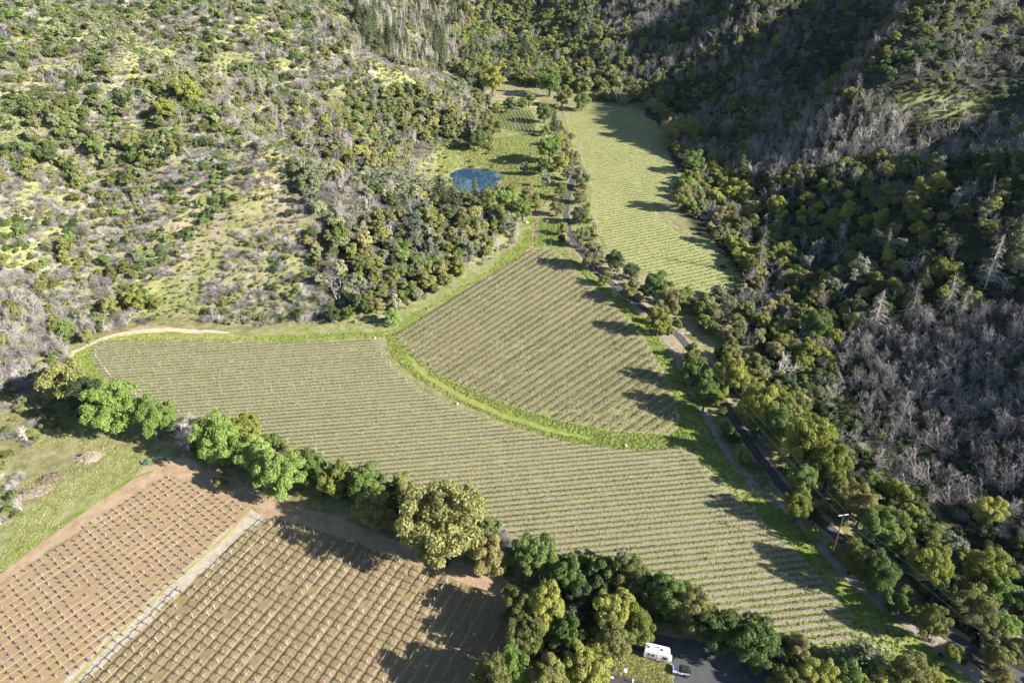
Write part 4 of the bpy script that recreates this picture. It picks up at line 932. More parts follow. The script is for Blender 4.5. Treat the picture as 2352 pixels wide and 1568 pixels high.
 ('bushes along the road verge', [(1225, 250), (1270, 250), (1285, 300), (1298, 360), (1330, 430), (1345, 560), (1480, 690), (1560, 770), (1540, 730), (1395, 590), (1370, 560), (1350, 440), (1330, 380), (1295, 290), (1280, 250)], 3.0, .6,
   [('shrub', 'oak_olive', 3, (.8, 1.6)), ('oak', 'oak_olive', 1.4, (.22, .4)), ('oak', 'oak_yellow', .8, (.22, .36)), ('shrub', 'sage', 1.4, (.7, 1.4)), ('oak', 'sage', .8, (.25, .4))]),
]
SHORT = ['on the wooded slope', 'on the open slope', 'in the slope hollow', 'in the grey brush', 'in the chaparral', 'in the burnt stand', 'on the upper slope', 'by the houses', 'in the creekside oaks', 'in the creek bed', 'in the grey wood', 'in the slope oaks', 'on the high right slope', 'in the sloping meadow', 'on the right hillside', 'in the riverside trees', 'on the grassy bank', 'in the grove', 'by the pond', 'beside the narrow road', 'on the road verge']
MARKS = [('left of the pond', 950, 400), ('behind the pond', 1070, 300), ('below the pond', 1080, 500), ('above the middle vineyard', 880, 680), ('beside the grass margin', 1080, 600), ('above the sandy track', 330, 690), ('above the lower vineyard', 620, 690), ('at the left edge', 30, 640),
    ('at the grassy bank', 60, 960), ('on the mid left slope', 480, 480), ('near the dark hollow', 230, 300), ('at the top left', 80, 60), ('at the top left', 400, 60), ('near the burnt trunks', 760, 130), ('left of the dense oaks', 640, 400), ('high in the dense oaks', 800, 300), ('low in the dense oaks', 830, 560),
    ('near the houses', 1130, 130), ('at the valley head', 1260, 40), ('above the upper vineyard', 1420, 190), ('right of the upper vineyard', 1600, 400), ('at the upper vineyard', 1640, 720), ('beside the round road tree', 1660, 880), ('at the bleached dead oaks', 1790, 900), ('left of the bare conifers', 1880, 620),
    ('under the bare conifers', 2080, 780), ('by the big bare conifer', 2270, 640), ('below the meadow', 2060, 330), ('at the meadow', 2150, 240), ('at the top right', 2280, 60), ('at the top right', 1900, 60), ('below the big boulder', 2060, 110), ('in the shadowed gully', 1800, 230), ('at the right edge', 2330, 950), ('deep in the grey wood', 2130, 950),
    ('low in the grey wood', 2120, 1090), ('at the grey wood rim', 1950, 930), ('by the near power pole', 1960, 1240), ('near the silvery pine', 2280, 1250), ('near the right road bend', 2180, 1400), ('at the bottom right', 2330, 1530), ('beside the caravan', 1470, 1480), ('left of the caravan', 1300, 1450), ('at the dirt track', 900, 1190), ('near the brush piles', 200, 1000), ('under the fresh green trees', 500, 1050), ('by the parking yard', 1700, 1480), ('at the road fork', 1350, 600), ('along the upper road', 1280, 400)]
def landmark(px, py): return min(MARKS, key=lambda m: (m[1]-px)**2+(m[2]-py)**2)[0]
NOUN = {'oak': ('oak_tree', 'oak', 'tree'), 'shrub': ('shrub', 'shrub', 'shrub'), 'brush': ('dead_brush', 'brush mound', 'brush'), 'dead': ('dead_tree', 'bare upright tree', 'dead tree'), 'lean': ('leaning_dead_tree', 'bare leaning tree', 'dead tree'),
        'pine': ('pine_tree', 'pine', 'tree'), 'conifer': ('conifer_tree', 'conifer', 'tree'), 'snag': ('bare_conifer', 'bare conifer', 'dead tree'), 'burnt': ('burnt_trunk', 'burnt trunk', 'burnt tree'), 'log': ('charred_log', 'fallen log', 'log')}
WORDS.update({'grey_wood': 'grey', 'pale_wood': 'bleached', 'charred': 'charred black'})
KEEPOUT = [F_LOWER, F_MID, F_UPPER, F_NORTH, F_STRIP, F_WEST, F_EAST, POND, ribbon(ROAD, 2.2), ribbon(AVE, 8)]
CAND = []
tk = np.array(TAKEN)
for zi, (gname, outline, cell, prob, mix_) in enumerate(SLOPES):
    r = np.random.default_rng(5000+zi); O = np.array(outline, float); cell *= (1.0 if 'left' in gname else 1.25)
    # bound the zone on the ground by shooting its outline and a grid of inner points
    gx, gy = np.meshgrid(np.linspace(O[:, 0].min(), O[:, 0].max(), 26), np.linspace(O[:, 1].min(), O[:, 1].max(), 26))
    inn = inside(gx.ravel(), gy.ravel(), outline)
    H = hit(np.r_[gx.ravel()[inn], O[:, 0]], np.r_[gy.ravel()[inn], O[:, 1]])
    ok = H[:, 1] < 1300; H = H[ok]
    x0, y0 = H[:, 0].min()-6, H[:, 1].min()-6; x1, y1 = H[:, 0].max()+6, H[:, 1].max()+6
    X, Y = np.meshgrid(np.arange(x0, x1, cell), np.arange(y0, y1, cell)); X = X.ravel(); Y = Y.ravel()
    X = X+r.uniform(-.5, .5, X.shape)*cell; Y = Y+r.uniform(-.5, .5, Y.shape)*cell
    # fewer plants far away, where they are larger
    px, py, dep = project(X, Y, height(X, Y))
    keep = inside(px, py, outline) & (r.random(X.shape) < prob) & (px > -420) & (px < 2780) & (py > -160)
    clear = fbm(X, Y, 22, 61, 3)
    if 'left' in gname: keep &= (clear > -.45+.15*(cell < 2.4))
    far = np.clip((dep-420)/500, 0, 1); keep &= r.random(X.shape) > far*.35
    X, Y, px, py, dep, clear = [a[keep] for a in (X, Y, px, py, dep, clear)]
    for P in KEEPOUT:
        if len(X) == 0: break
        d_, i_ = poly_dist(X, Y, P); k_ = ~i_ & (d_ > .8); X, Y, px, py, dep, clear = [a[k_] for a in (X, Y, px, py, dep, clear)]
    n = len(X)
    if not n: continue
    # clump the kinds: neighbours tend to be alike
    wts = np.array([m[2] for m in mix_]); cum = np.cumsum(wts)/wts.sum()
    u = .55*r.random(n)+.45*np.clip(.5+1.1*fbm(X, Y, 26, 400+zi, 3), 0, .999)
    order = np.argsort(np.argsort(u))/n
    kk = np.searchsorted(cum, order, side='right').clip(0, len(mix_)-1)
    sz = r.random(n)
    for i in range(n):
        kind, mat, _, (a, b) = mix_[kk[i]]
        if kind in ('oak', 'pine', 'conifer', 'dead') and len(tk) and (np.hypot(tk[:, 0]-X[i], tk[:, 1]-Y[i]) < tk[:, 2]).any(): continue
        s = (a+(b-a)*sz[i])*{'oak': 1.6, 'shrub': 1.45, 'brush': 1.25, 'dead': 1.35, 'lean': 1.4}.get(kind, 1.25)*(1+.35*far[0]*0+.3*min(1, max(0, (dep[i]-350)/450)))
        CAND.append((dep[i]/max(s*{'oak': 5, 'pine': 4, 'conifer': 6, 'snag': 5, 'burnt': 5, 'dead': 3.5, 'lean': 3.5, 'brush': 1.6, 'shrub': 1, 'log': 3}[kind], .1), kind, mat, X[i], Y[i], s, zi, px[i], py[i], dep[i], sz[i]))
CAND.sort(key=lambda c: c[0])
LIMIT = {'oak': 285-COUNT.get('oak_tree', 0), 'shrub': 290, 'brush': 220, 'dead': 200, 'lean': 260, 'pine': 30, 'conifer': 30, 'snag': 60, 'burnt': 60, 'log': 30}
SRC = {'oak': OAKS, 'pine': PINE, 'conifer': CONI, 'snag': SNAG, 'burnt': POLE, 'dead': DEAD, 'lean': LEAN, 'brush': BRUSH, 'shrub': SHRUBS}
LOGM = []
for k in range(2):
    b = MB(); b.path([[-3.2, 0, .25], [0, .2, .3], [3.2, 0, .22]], [.2, .16, .08], 6)
    for j in range(4): b.tube([-1+j, .1, .3], [-.7+j, .8*(-1)**j, .7], .05, .03, 4)
    LOGM.append(b.mesh('charred_log', [M['charred']]))
SRC['log'] = LOGM
used = {k: 0 for k in LIMIT}; REST = []
for c in CAND:
    _, kind, mat, x, y, s, zi, px, py, dep, sz_ = c
    if used[kind] < LIMIT[kind] and -10 < px < VW+10 and -5 < py < VH+20:
        used[kind] += 1; nm, noun, cat = NOUN[kind]; g = SLOPES[zi][0]
        lab = '%s%s %s %s, %s' % ('big ' if sz_ > .6 else 'small ' if sz_ < .3 else '', WORDS[mat], noun, SHORT[zi], landmark(px, py))
        grp = noun+'s: '+g
        ms = SRC[kind]; m = ms[(used[kind]*7+int(x)) % len(ms)]
        if kind in ('oak', 'pine', 'conifer'): plant_tree(nm, m, M[mat], x, y, s, lab, cat, grp, sz=random.uniform(.9, 1.2))
        else: plant_one(nm, m, M[mat], x, y, s, lab, cat, grp, rz=(random.uniform(-.7, .7) if kind == 'lean' else None), tilt=.25 if kind in ('dead', 'burnt', 'snag') else .1)
    else: REST.append(c)

# ------------------------------------------------------------------ the rest of the slopes: one scattered mass per kind of plant
bank = bpy.data.collections.new('plant_bank')
def bank_obj(mesh, mat, name):
    o = bpy.data.objects.new(name, mesh); bank.objects.link(o)
    if mat is not None: slot(o, mat)
    return o
def joined(meshes, mats, name):
    """trunk and crown of a tree as one source mesh"""
    vs, fs, mi, n = [], [], [], 0
    for k, me in enumerate(meshes):
        V = np.empty(len(me.vertices)*3, np.float32); me.vertices.foreach_get('co', V); F = np.empty(len(me.loops), np.int32); me.loops.foreach_get('vertex_index', F)
        vs.append(V.reshape(-1, 3)); fs.append(F.reshape(-1, 4)+n); mi.append(np.full(len(F)//4, k)); n += len(vs[-1])
    return np_mesh(name, np.vstack(vs), np.vstack(fs), mats, np.concatenate(mi))
def scatter(name, label, pts, sources):
    """points with rotation, scale and source number -> one object"""
    me = bpy.data.meshes.new(name); me.from_pydata([p[0] for p in pts], [], [])
    a = me.attributes.new('scl', 'FLOAT_VECTOR', 'POINT'); a.data.foreach_set('vector', np.array([p[1] for p in pts], np.float32).ravel())
    a = me.attributes.new('rot', 'FLOAT_VECTOR', 'POINT'); a.data.foreach_set('vector', np.array([p[2] for p in pts], np.float32).ravel())
    a = me.attributes.new('src', 'INT', 'POINT'); a.data.foreach_set('value', np.array([p[3] for p in pts], np.int32))
    o = link(bpy.data.objects.new(name, me)); tag(o, label, 'vegetation', kind='stuff')
    ng = bpy.data.node_groups.new(name, 'GeometryNodeTree')
    ng.interface.new_socket('Geometry', in_out='INPUT', socket_type='NodeSocketGeometry'); ng.interface.new_socket('Geometry', in_out='OUTPUT', socket_type='NodeSocketGeometry')
    gi = ng.nodes.new('NodeGroupInput'); go = ng.nodes.new('NodeGroupOutput'); iop = ng.nodes.new('GeometryNodeInstanceOnPoints'); g2i = ng.nodes.new('GeometryNodeGeometryToInstance')
    for s in reversed(sources):
        oi = ng.nodes.new('GeometryNodeObjectInfo'); oi.inputs['Object'].default_value = s; oi.inputs['As Instance'].default_value = True
        ng.links.new(oi.outputs['Geometry'], g2i.inputs[0])
    def attr(nm, ty):
        n = ng.nodes.new('GeometryNodeInputNamedAttribute'); n.data_type = ty; n.inputs[0].default_value = nm
        return n.outputs[0]
    ng.links.new(gi.outputs[0], iop.inputs['Points']); ng.links.new(g2i.outputs[0], iop.inputs['Instance']); iop.inputs['Pick Instance'].default_value = True
    ng.links.new(attr('src', 'INT'), iop.inputs['Instance Index']); ng.links.new(attr('rot', 'FLOAT_VECTOR'), iop.inputs['Rotation']); ng.links.new(attr('scl', 'FLOAT_VECTOR'), iop.inputs['Scale'])
    ng.links.new(iop.outputs[0], go.inputs[0])
    md = o.modifiers.new('scatter', 'NODES'); md.node_group = ng
    return o
SRC['oak'] = TALL
r = np.random.default_rng(77); X = r.uniform(-460, 60, 150000); Y = r.uniform(180, 900, 150000); Z = height(X, Y); px, py, dep = project(X, Y, Z)
d_, i_ = poly_dist(X, Y, VALLEY); k_ = ~i_ & (d_ > 2) & (px > -400) & (px < 1180) & (py > -60) & (r.random(len(X)) < .62+.5*fbm(X, Y, 14, 91, 3)); X, Y, Z, px, py, dep = [a[k_] for a in (X, Y, Z, px, py, dep)]
cn = fbm(X, Y, 20, 95, 3)+.25*r.normal(size=len(X))
for i in range(len(X)):
    kind, mat = ('brush', 'grey_wood') if cn[i] > .12 else ('shrub', 'sage') if cn[i] > -.10 else ('shrub', 'oak_olive') if cn[i] > -.3 else ('shrub', 'oak_green')
    REST.append((0, kind, mat, X[i], Y[i], (r.uniform(.25, .75) if kind == 'shrub' else r.uniform(.3, .8))*(1+.4*(dep[i] > 450)), 0, px[i], py[i], dep[i], .5))
r = np.random.default_rng(78); X = r.uniform(60, 560, 60000); Y = r.uniform(90, 800, 60000); Z = height(X, Y); px, py, dep = project(X, Y, Z)
d_, i_ = poly_dist(X, Y, VALLEY); k_ = (~i_ | (d_ < 25)) & (px > 1500) & (px < VW+400) & (py > -60) & (r.random(len(X)) < .7); X, Y, Z, px, py, dep, d_, i_ = [a[k_] for a in (X, Y, Z, px, py, dep, d_, i_)]
k_ = ~inside(X, Y, F_UPPER) & ~inside(X, Y, ribbon(ROAD, 7)) & ~inside(X, Y, F_LOWER) & ~inside(X, Y, F_MID) & ~(i_ & (px < 1650)); X, Y, px, py, dep = [a[k_] for a in (X, Y, px, py, dep)]
for i in range(len(X)):
    REST.append((0, 'shrub', 'oak_dark' if r.random() < .7 else 'oak_green', X[i], Y[i], r.uniform(.4, 1.1), 0, px[i], py[i], dep[i], .5))
by = {}
for c in REST: by.setdefault((c[1], c[2]), []).append(c)
allpts = {}
for (kind, mat), L in by.items():
    ms = SRC[kind][:4]
    grp = {'oak': 'treetops', 'pine': 'treetops', 'conifer': 'treetops', 'shrub': 'shrubbery', 'brush': 'leafless_brushwood', 'dead': 'leafless_brushwood', 'lean': 'leafless_brushwood', 'snag': 'leafless_brushwood', 'burnt': 'leafless_brushwood', 'log': 'leafless_brushwood'}[kind]
    srcs, pts = allpts.setdefault(grp, ([], [])); base = len(srcs)
    for k, m in enumerate(ms):
        if isinstance(m, tuple): srcs.append(bank_obj(joined([m[1], m[0]], [M['bark'], M[mat]], kind+'_source'), None, '%s_%s_%d' % (kind, mat, k)))
        else: srcs.append(bank_obj(m, M[mat], '%s_%s_%d' % (kind, mat, k)))
    xy = np.array([(c[3], c[4]) for c in L]); zz = height(xy[:, 0], xy[:, 1])
    for c, z in zip(L, zz):
        s = c[5]; rz = random.uniform(-.7, .7) if kind == 'lean' else random.uniform(0, 6.28)
        pts.append(((c[3], c[4], float(z)), (s, s, s*random.uniform(.85, 1.2)), (random.uniform(-.1, .1), random.uniform(-.1, .1), rz), base+random.randrange(len(ms))))
LBL = {'treetops': 'distant oaks and pines massed on both hillsides', 'shrubbery': 'chaparral shrubs covering both hillsides', 'leafless_brushwood': 'burnt leafless brush and trees massed on both hillsides'}
for g, (srcs, pts) in allpts.items(): scatter(g, LBL[g], pts, srcs)
print('PLANTS', COUNT, {g: len(p[1]) for g, p in allpts.items()})

# ------------------------------------------------------------------ vines
def tubes(P, Q, r0, r1, n=3):
    P = np.asarray(P, float); Q = np.asarray(Q, float); m = len(P); d = Q-P; d /= np.linalg.norm(d, axis=1)[:, None]+1e-9
    ref = np.where(np.abs(d[:, 2:3]) < .9, [[0, 0, 1.]], [[1., 0, 0]]); a = np.cross(d, ref); a /= np.linalg.norm(a, axis=1)[:, None]; b = np.cross(d, a)
    t = np.arange(n)*2*math.pi/n; c = np.cos(t)[None, :, None]*a[:, None]+np.sin(t)[None, :, None]*b[:, None]
    r0 = np.broadcast_to(r0, (m,))[:, None, None]; r1 = np.broadcast_to(r1, (m,))[:, None, None]
    V = np.concatenate([P[:, None]+c*r0, Q[:, None]+c*r1], 1).reshape(-1, 3)
    i = np.arange(n); j = (i+1) % n; F = np.stack([i, j, j+n, i+n], -1)
    return V, (F[None]+(np.arange(m)*2*n)[:, None, None]).reshape(-1, 4)
def merge(parts):
    V, F, n = [], [], 0
    for v, f in parts: V.append(v); F.append(f+n); n += len(v)
    return np.vstack(V), np.vstack(F)
def clip_line(p, d, P):
    """intervals of the line p + t d inside polygon P"""
    ts = []; n = len(P); nx, ny = -d[1], d[0]
    for i in range(n):
        a = np.array(P[i])-p; b = np.array(P[(i+1) % n])-p; sa = a[0]*nx+a[1]*ny; sb = b[0]*nx+b[1]*ny
        if (sa > 0) != (sb > 0): q = a+(b-a)*(sa/(sa-sb)); ts.append(q[0]*d[0]+q[1]*d[1])
    ts.sort(); return [(ts[k], ts[k+1]) for k in range(0, len(ts)-1, 2)]
M['vine_wood'] = wood('dark_vine_wood', (.07, .05, .04), (.17, .13, .11), 4)
M['vine_pale'] = wood('pinkish_vine_bark', (.13, .10, .09), (.30, .24, .215), 4)
M['stake'] = wood('pale_vineyard_stake', (.30, .27, .24), (.52, .48, .43), 3)
M['metal'] = plain('galvanised_metal', (.55, .55, .54), .45, .6)
M['post'] = wood('brown_wood_post', (.16, .10, .07), (.30, .20, .14), 3)
def vine_row(p, d, t0, t1, step, h, wr, label, group, canes=2, stake_every=3, stake_h=1.7, seed=0, shaggy=.3, leaf=0):
    r = np.random.default_rng(seed); n = int((t1-t0)/step)
    if n < 2: return
    t = t0+step*(np.arange(n)+.5)+r.normal(size=n)*.12; keep = r.random(n) > .04+.12*(fbm(p[0]+d[0]*t, p[1]+d[1]*t, 18, 5, 2) > .25); X = p[0]+d[0]*t; Y = p[1]+d[1]*t
    X = X+r.normal(size=n)*.05; Z = height(X, Y); x0, y0, z0 = X[0], Y[0], Z[0]
    B = np.stack([X-x0, Y-y0, Z-z0], -1)[keep]; k = len(B); D = np.array([d[0], d[1], 0]); up = np.array([0, 0, 1.])
    top = B+up*h*r.uniform(.85, 1.1, k)[:, None]+r.normal(size=(k, 3))*[.06, .06, 0]
    T = [tubes(B-up*.1, top, wr, wr*.8, 4)]
    for s in (-1, 1):
        e = top+D*s*step*.52+r.normal(size=(k, 3))*.05; T.append(tubes(top-up*.05, e, wr*.75, wr*.5))
        for c in range(canes):
            q = top+(e-top)*r.uniform(.1, 1, (k, 1)); T.append(tubes(q, q+up*shaggy*r.uniform(.5, 1.3, (k, 1))+r.normal(size=(k, 3))*.12, wr*.45, wr*.25))
    V, F = merge(T); me = np_mesh('vine_row', V, F, [M['vine_wood']])
    o = link(bpy.data.objects.new('vine_row', me)); o.location = (x0, y0, z0); tag(o, label, 'vine row', group)
    S = B[::stake_every]; T = [tubes(S-up*.1+[.1, 0, 0], S+up*stake_h+[.1, 0, 0]+r.normal(size=(len(S), 3))*.03, .028, .026, 4)]
    E = B[[0, -1]]; T.append(tubes(E-up*.1, E+up*1.6-np.array([D*.25, -D*.25]), .05, .045, 4))
    V, F = merge(T); me = np_mesh('stakes', V, F, [M['stake']]); link(bpy.data.objects.new('stakes', me), o)
    return o
def block(P, th, sp, lab, group, seed, **k):
    c, s = math.cos(th*D2R), math.sin(th*D2R); d = np.array([c, s]); A = np.array(P); v = (-A[:, 0]*s+A[:, 1]*c)/sp
    cnt = 0
    for i in range(math.ceil(v.min()), math.floor(v.max())+1):
        p = np.array([-s, c])*i*sp
        for a, b in clip_line(p, d, P):
            if b-a > 7: vine_row(p, d, a+.6, b-.6, label=lab % ('at the top' if i > v.min()+.67*(v.max()-v.min()) else 'in the middle' if i > v.min()+.33*(v.max()-v.min()) else 'near the bottom'), group=group, seed=seed+i, **k); cnt += 1
    return cnt
n1 = block(F_LOWER, TH_A, SP_A, 'pruned vine row %s of the wide lower vineyard', 'vine rows of the wide lower vineyard', 7000, step=1.5, h=.9, wr=.06, canes=3, stake_every=5)
n3 = block(F_UPPER, TH_C, SP_C, 'thin pruned vine row %s of the long upper vineyard', 'vine rows of the long upper vineyard', 7300, step=1.9, h=.65, wr=.035, canes=2, stake_every=4, stake_h=1.2)
n4 = block(F_NORTH, 99, 2.6, 'dark vine row %s of the small vineyard above the pond', 'vine rows of the small vineyard above the pond', 7600, step=1.2, h=1.3, wr=.12, canes=4, stake_every=4, shaggy=.7)
n5 = block(F_STRIP, 86, 3.0, 'dark vine row %s of the narrow strip beside the road', 'vine rows of the narrow strip beside the road', 7700, step=1.1, h=1.2, wr=.10, canes=4, stake_every=4, shaggy=.6)
n2 = 0
for i in range(-1, 44):
    p, a = mid_row(i/MIDN); d = np.array([math.cos(a), math.sin(a)])
    for t0, t1 in clip_line(p, d, F_MID):
        if t1-t0 > 7: vine_row(p, d, t0+.6, t1-.6, 1.35, 1.05, .10, 'dark pruned vine row in the %s of the fan shaped middle vineyard' % ('left third' if i < 12 else 'central third' if i < 25 else 'right third'), 'vine rows of the middle vineyard', canes=4, stake_every=5, seed=7800+i, shaggy=.6); n2 += 1
print('ROWS', n1, n2, n3, n4, n5)

# foreground vines: each plant a thing with trunk and stake, the nearest 150 of each block; the rest one mass
def head_vine(seed):
    r = np.random.default_rng(seed); b = MB(); b.path([[0, 0, -.2], [r.normal()*.05, .04, .3], [r.normal()*.08, 0, .58]], [.09, .08, .11], 5)
    for k in range(7):
        a = r.uniform(0, 6.28); e = np.array([math.cos(a)*.34, math.sin(a)*.34, r.uniform(.65, .95)]); b.tube([0, 0, .55], e, .075, .04, 3)
    s = MB(); s.tube([.12, .05, -.2], [.14, .05, .9], .05, .045, 4); return b.mesh('trunk', [M['vine_pale']]), s.mesh('stake', [M['stake']])
def cordon_vine(seed, L=.98):
    r = np.random.default_rng(seed); b = MB(); b.path([[0, 0, -.2], [.03, r.normal()*.04, .5], [0, 0, .98]], [.10, .085, .09], 5)
    for s_ in (-1, 1):
        b.path([[0, 0, .95], [s_*L*.5, r.normal()*.03, 1.02], [s_*L, 0, 1.0]], [.085, .075, .065], 4)
        for k in range(4):
            x = s_*r.uniform(.1, L); b.tube([x, 0, 1.0], [x+r.normal()*.06, r.normal()*.07, 1.0+r.uniform(.12, .3)], .03, .018, 3)
    s = MB(); s.tube([.1, .06, -.2], [.1, .06, 1.7], .06, .055, 4); return b.mesh('trunk', [M['vine_pale']]), s.mesh('stake', [M['stake']])
HV = [head_vine(600+k) for k in range(4)]; CV = [cordon_vine(620+k) for k in range(4)]
def plant_block(P, th, sp, step, meshes, lab, grp, name, mass_label, shift=0.):
    c, s = math.cos(th*D2R), math.sin(th*D2R); d = np.array([c, s]); A = np.array(P); v = (-A[:, 0]*s+A[:, 1]*c)/sp; pts = []
    r = np.random.default_rng(int(th))
    for i in range(math.ceil(v.min()), math.floor(v.max())+1):
        p = np.array([-s, c])*i*sp
        for a, b in clip_line(p, d, P):
            t = math.ceil((a+.5)/step)*step
            while t < b-.5:
                if r.random() > .04: q = p+d*(t+r.normal()*.06); pts.append((q[0], q[1]))
                t += step
    pts = np.array(pts); z = height(pts[:, 0], pts[:, 1]); px, py, dep = project(pts[:, 0], pts[:, 1], z)
    on = (px > -25) & (px < VW+20) & (py < VH+20); pts, z, dep = pts[on], z[on], dep[on]; o_ = np.argsort(dep); pts, z = pts[o_], z[o_]; pxo, pyo = px[on][o_], py[on][o_]
    for k in range(min(150, len(pts))):
        t = empty(name, (pts[k, 0], pts[k, 1], z[k]), th*D2R+math.pi*(k % 2)); tag(t, lab+((', lowest' if pyo[k] > np.median(pyo[:150]) else ', second lowest')+' band, '+('left' if pxo[k] < np.quantile(pxo[:150], .33) else 'middle' if pxo[k] < np.quantile(pxo[:150], .67) else 'right')+' part'), 'grape vine', grp)
        a, b = meshes[k*5 % 4]; link(bpy.data.objects.new('trunk', a), t); link(bpy.data.objects.new('stake', b), t)
    rest = [((pts[k, 0], pts[k, 1], float(z[k])), (1, 1, random.uniform(.9, 1.1)), (0, 0, th*D2R+math.pi*(k % 2)), k*5 % 4) for k in range(150, len(pts))]
    srcs = [bank_obj(joined(m, [M['vine_pale'], M['stake']], 'vine_source'), None, 'vine_source') for m in meshes]
    scatter('vines', mass_label, rest, srcs); print('VINES', len(pts))
plant_block(F_WEST, 53, 2.15, 1.95, HV, 'head pruned grape vine in the left tilled vineyard', 'vines of the left tilled vineyard', 'grape_vine', 'farther head pruned vines of the left tilled vineyard')
plant_block(F_EAST, 65, 2.7, 1.95, CV, 'two armed grape vine in the right tilled vineyard', 'vines of the right tilled vineyard', 'grape_vine', 'farther two armed vines of the right tilled vineyard')
# white end posts of the right block, along the dirt track
for k, (px, py) in enumerate([(596, 1186), (631, 1192), (656, 1200), (676, 1207), (700, 1213), (722, 1224), (740, 1244), (764, 1251), (790, 1254), (812, 1263), (840, 1274), (858, 1292), (890, 1298), (935, 1316), (968, 1326), (1014, 1352)]):
    q = at(px, py+7); b = MB(); b.tube([0, 0, -.3], [random.uniform(-.12, .12), random.uniform(-.1, .1), 2.1], .075, .07, 6); b.tube([0, 0, 1.5], [-.7, -1.3, .05], .02, .02, 3)
    o = b.build('end_post', M['stake'], loc=q); tag(o, 'pale end post of a vine row beside the shaded dirt track', 'post', 'end posts along the dirt track')

# ------------------------------------------------------------------ grass tufts on verges and alleys
def tuft_mesh(seed, n=34):
    r = np.random.default_rng(seed); a = r.uniform(0, 6.28, n); q = r.uniform(0, .38, n); P = np.stack([np.cos(a)*q, np.sin(a)*q, r.uniform(.02, .2, n)], -1)
    nn = np.stack([np.cos(a)*.8, np.sin(a)*.8, r.uniform(.3, 1.0, n)], -1)+r.normal(size=(n, 3))*.3; nn /= np.linalg.norm(nn, axis=1)[:, None]
    return leaf_mesh('tuft', *quads_at(P, nn, r.uniform(.16, .3, n), r, 1.5))
M['tuft'] = foliage('meadow_grass_blades', (.15, .22, .04), (.24, .31, .06), (.34, .37, .10))
M['tuft_dry'] = foliage('yellow_grass_blades', (.30, .31, .10), (.38, .36, .13), (.46, .42, .19))
TM = [tuft_mesh(800+k) for k in range(3)]
TS = [bank_obj(m, M['tuft'], 'tuft_source') for m in TM]+[bank_obj(m, M['tuft_dry'], 'dry_tuft_source') for m in TM]
def tufts(name, label, P, n, dry=.25, smin=.5, smax=1.2, cond=None, avoid=()):
    A = np.array(P); r = np.random.default_rng(n); X = r.uniform(A[:, 0].min(), A[:, 0].max(), n*3); Y = r.uniform(A[:, 1].min(), A[:, 1].max(), n*3)
    k = inside(X, Y, P)
    for Q in avoid: k &= ~inside(X, Y, Q)
    if cond is not None: k &= cond(X, Y)
    X, Y = X[k][:n], Y[k][:n]; Z = height(X, Y); return [((a, b, c), (s, s, s), (0, 0, t), int(q)) for a, b, c, s, t, q in zip(X, Y, Z, r.uniform(smin, smax, len(X)), r.uniform(0, 6.28, len(X)), np.where(r.random(len(X)) < dry, 3, 0)+r.integers(0, 3, len(X)))]
VERGE_L = G([(160, 815), (220, 782), (320, 762), (500, 768), (620, 772), (868, 762), (905, 758), (935, 728), (1010, 688), (1100, 632), (1185, 565), (1218, 500), (1234, 500), (1232, 568), (1180, 598), (1100, 643), (1000, 700), (905, 768), (870, 776), (640, 785), (400, 779), (238, 783), (216, 796), (204, 818), (230, 860), (268, 905), (330, 950), (300, 965), (215, 900), (180, 850)])
VERGE_R = G([(1282, 575), (1330, 606), (1400, 662), (1480, 730), (1530, 800), (1575, 880), (1618, 965), (1670, 1050), (1740, 1120), (1830, 1195), (1905, 1290), (2010, 1400), (2130, 1490), (2220, 1568), (1990, 1600), (1900, 1500), (1970, 1475), (1960, 1420), (1930, 1375), (1822, 1257), (1700, 1146), (1612, 1058), (1575, 1028), (1565, 985), (1540, 880), (1500, 803), (1455, 738), (1360, 650)])
BANK = G([(-60, 880), (150, 900), (260, 960), (345, 1040), (330, 1080), (200, 1168), (120, 1225), (0, 1312), (-60, 1340)])
def alley(P, sp, uvf, lo=.30):
    def f(X, Y):
        v = uvf(X, Y)[1]; q = np.abs(v-np.floor(v)-.5); return q < lo
    return f
g = tufts('', '', VERGE_L, 9000)+tufts('', '', VERGE_R, 9000, avoid=[F_LOWER, F_MID])+tufts('', '', ribbon(AVE, [6, 12, 12, 11, 11, 11, 11, 12, 14]), 9000, avoid=[ribbon(G([(930, 815), (985, 865), (1060, 912), (1150, 950), (1260, 985), (1360, 1008)]), 2.4), F_MID, F_LOWER])+tufts('', '', BANK, 6000, .5, .25, .8, lambda X, Y: fbm(X, Y, 9, 33, 3) > .02)
g += tufts('', '', F_LOWER, 30000, .35, .35, .8, alley(F_LOWER, SP_A, row_uv(TH_A, SP_A), .22))+tufts('', '', F_MID, 14000, .4, .35, .85, alley(F_MID, 1, mid_uv, .22))+tufts('', '', F_UPPER, 26000, .5, .4, .9, alley(F_UPPER, SP_C, row_uv(TH_C, SP_C), .3))
g += tufts('', '', G([(1720, 1430), (1900, 1490), (1990, 1475), (2200, 1568), (1800, 1568)]), 2500)+tufts('', '', G([(1000, 340), (1140, 320), (1230, 300), (1295, 440), (1240, 480), (1160, 440), (1155, 395), (1100, 368), (1040, 372), (1010, 400)]), 9000, .3, .6, 1.6, avoid=[POND])
g += tufts('', '', G([(1440, 1490), (1500, 1500), (1548, 1530), (1543, 1575), (1480, 1575), (1400, 1550)]), 1800, .9)
scatter('grass', 'green and yellow grass on the verges, banks and vineyard alleys', g, TS)

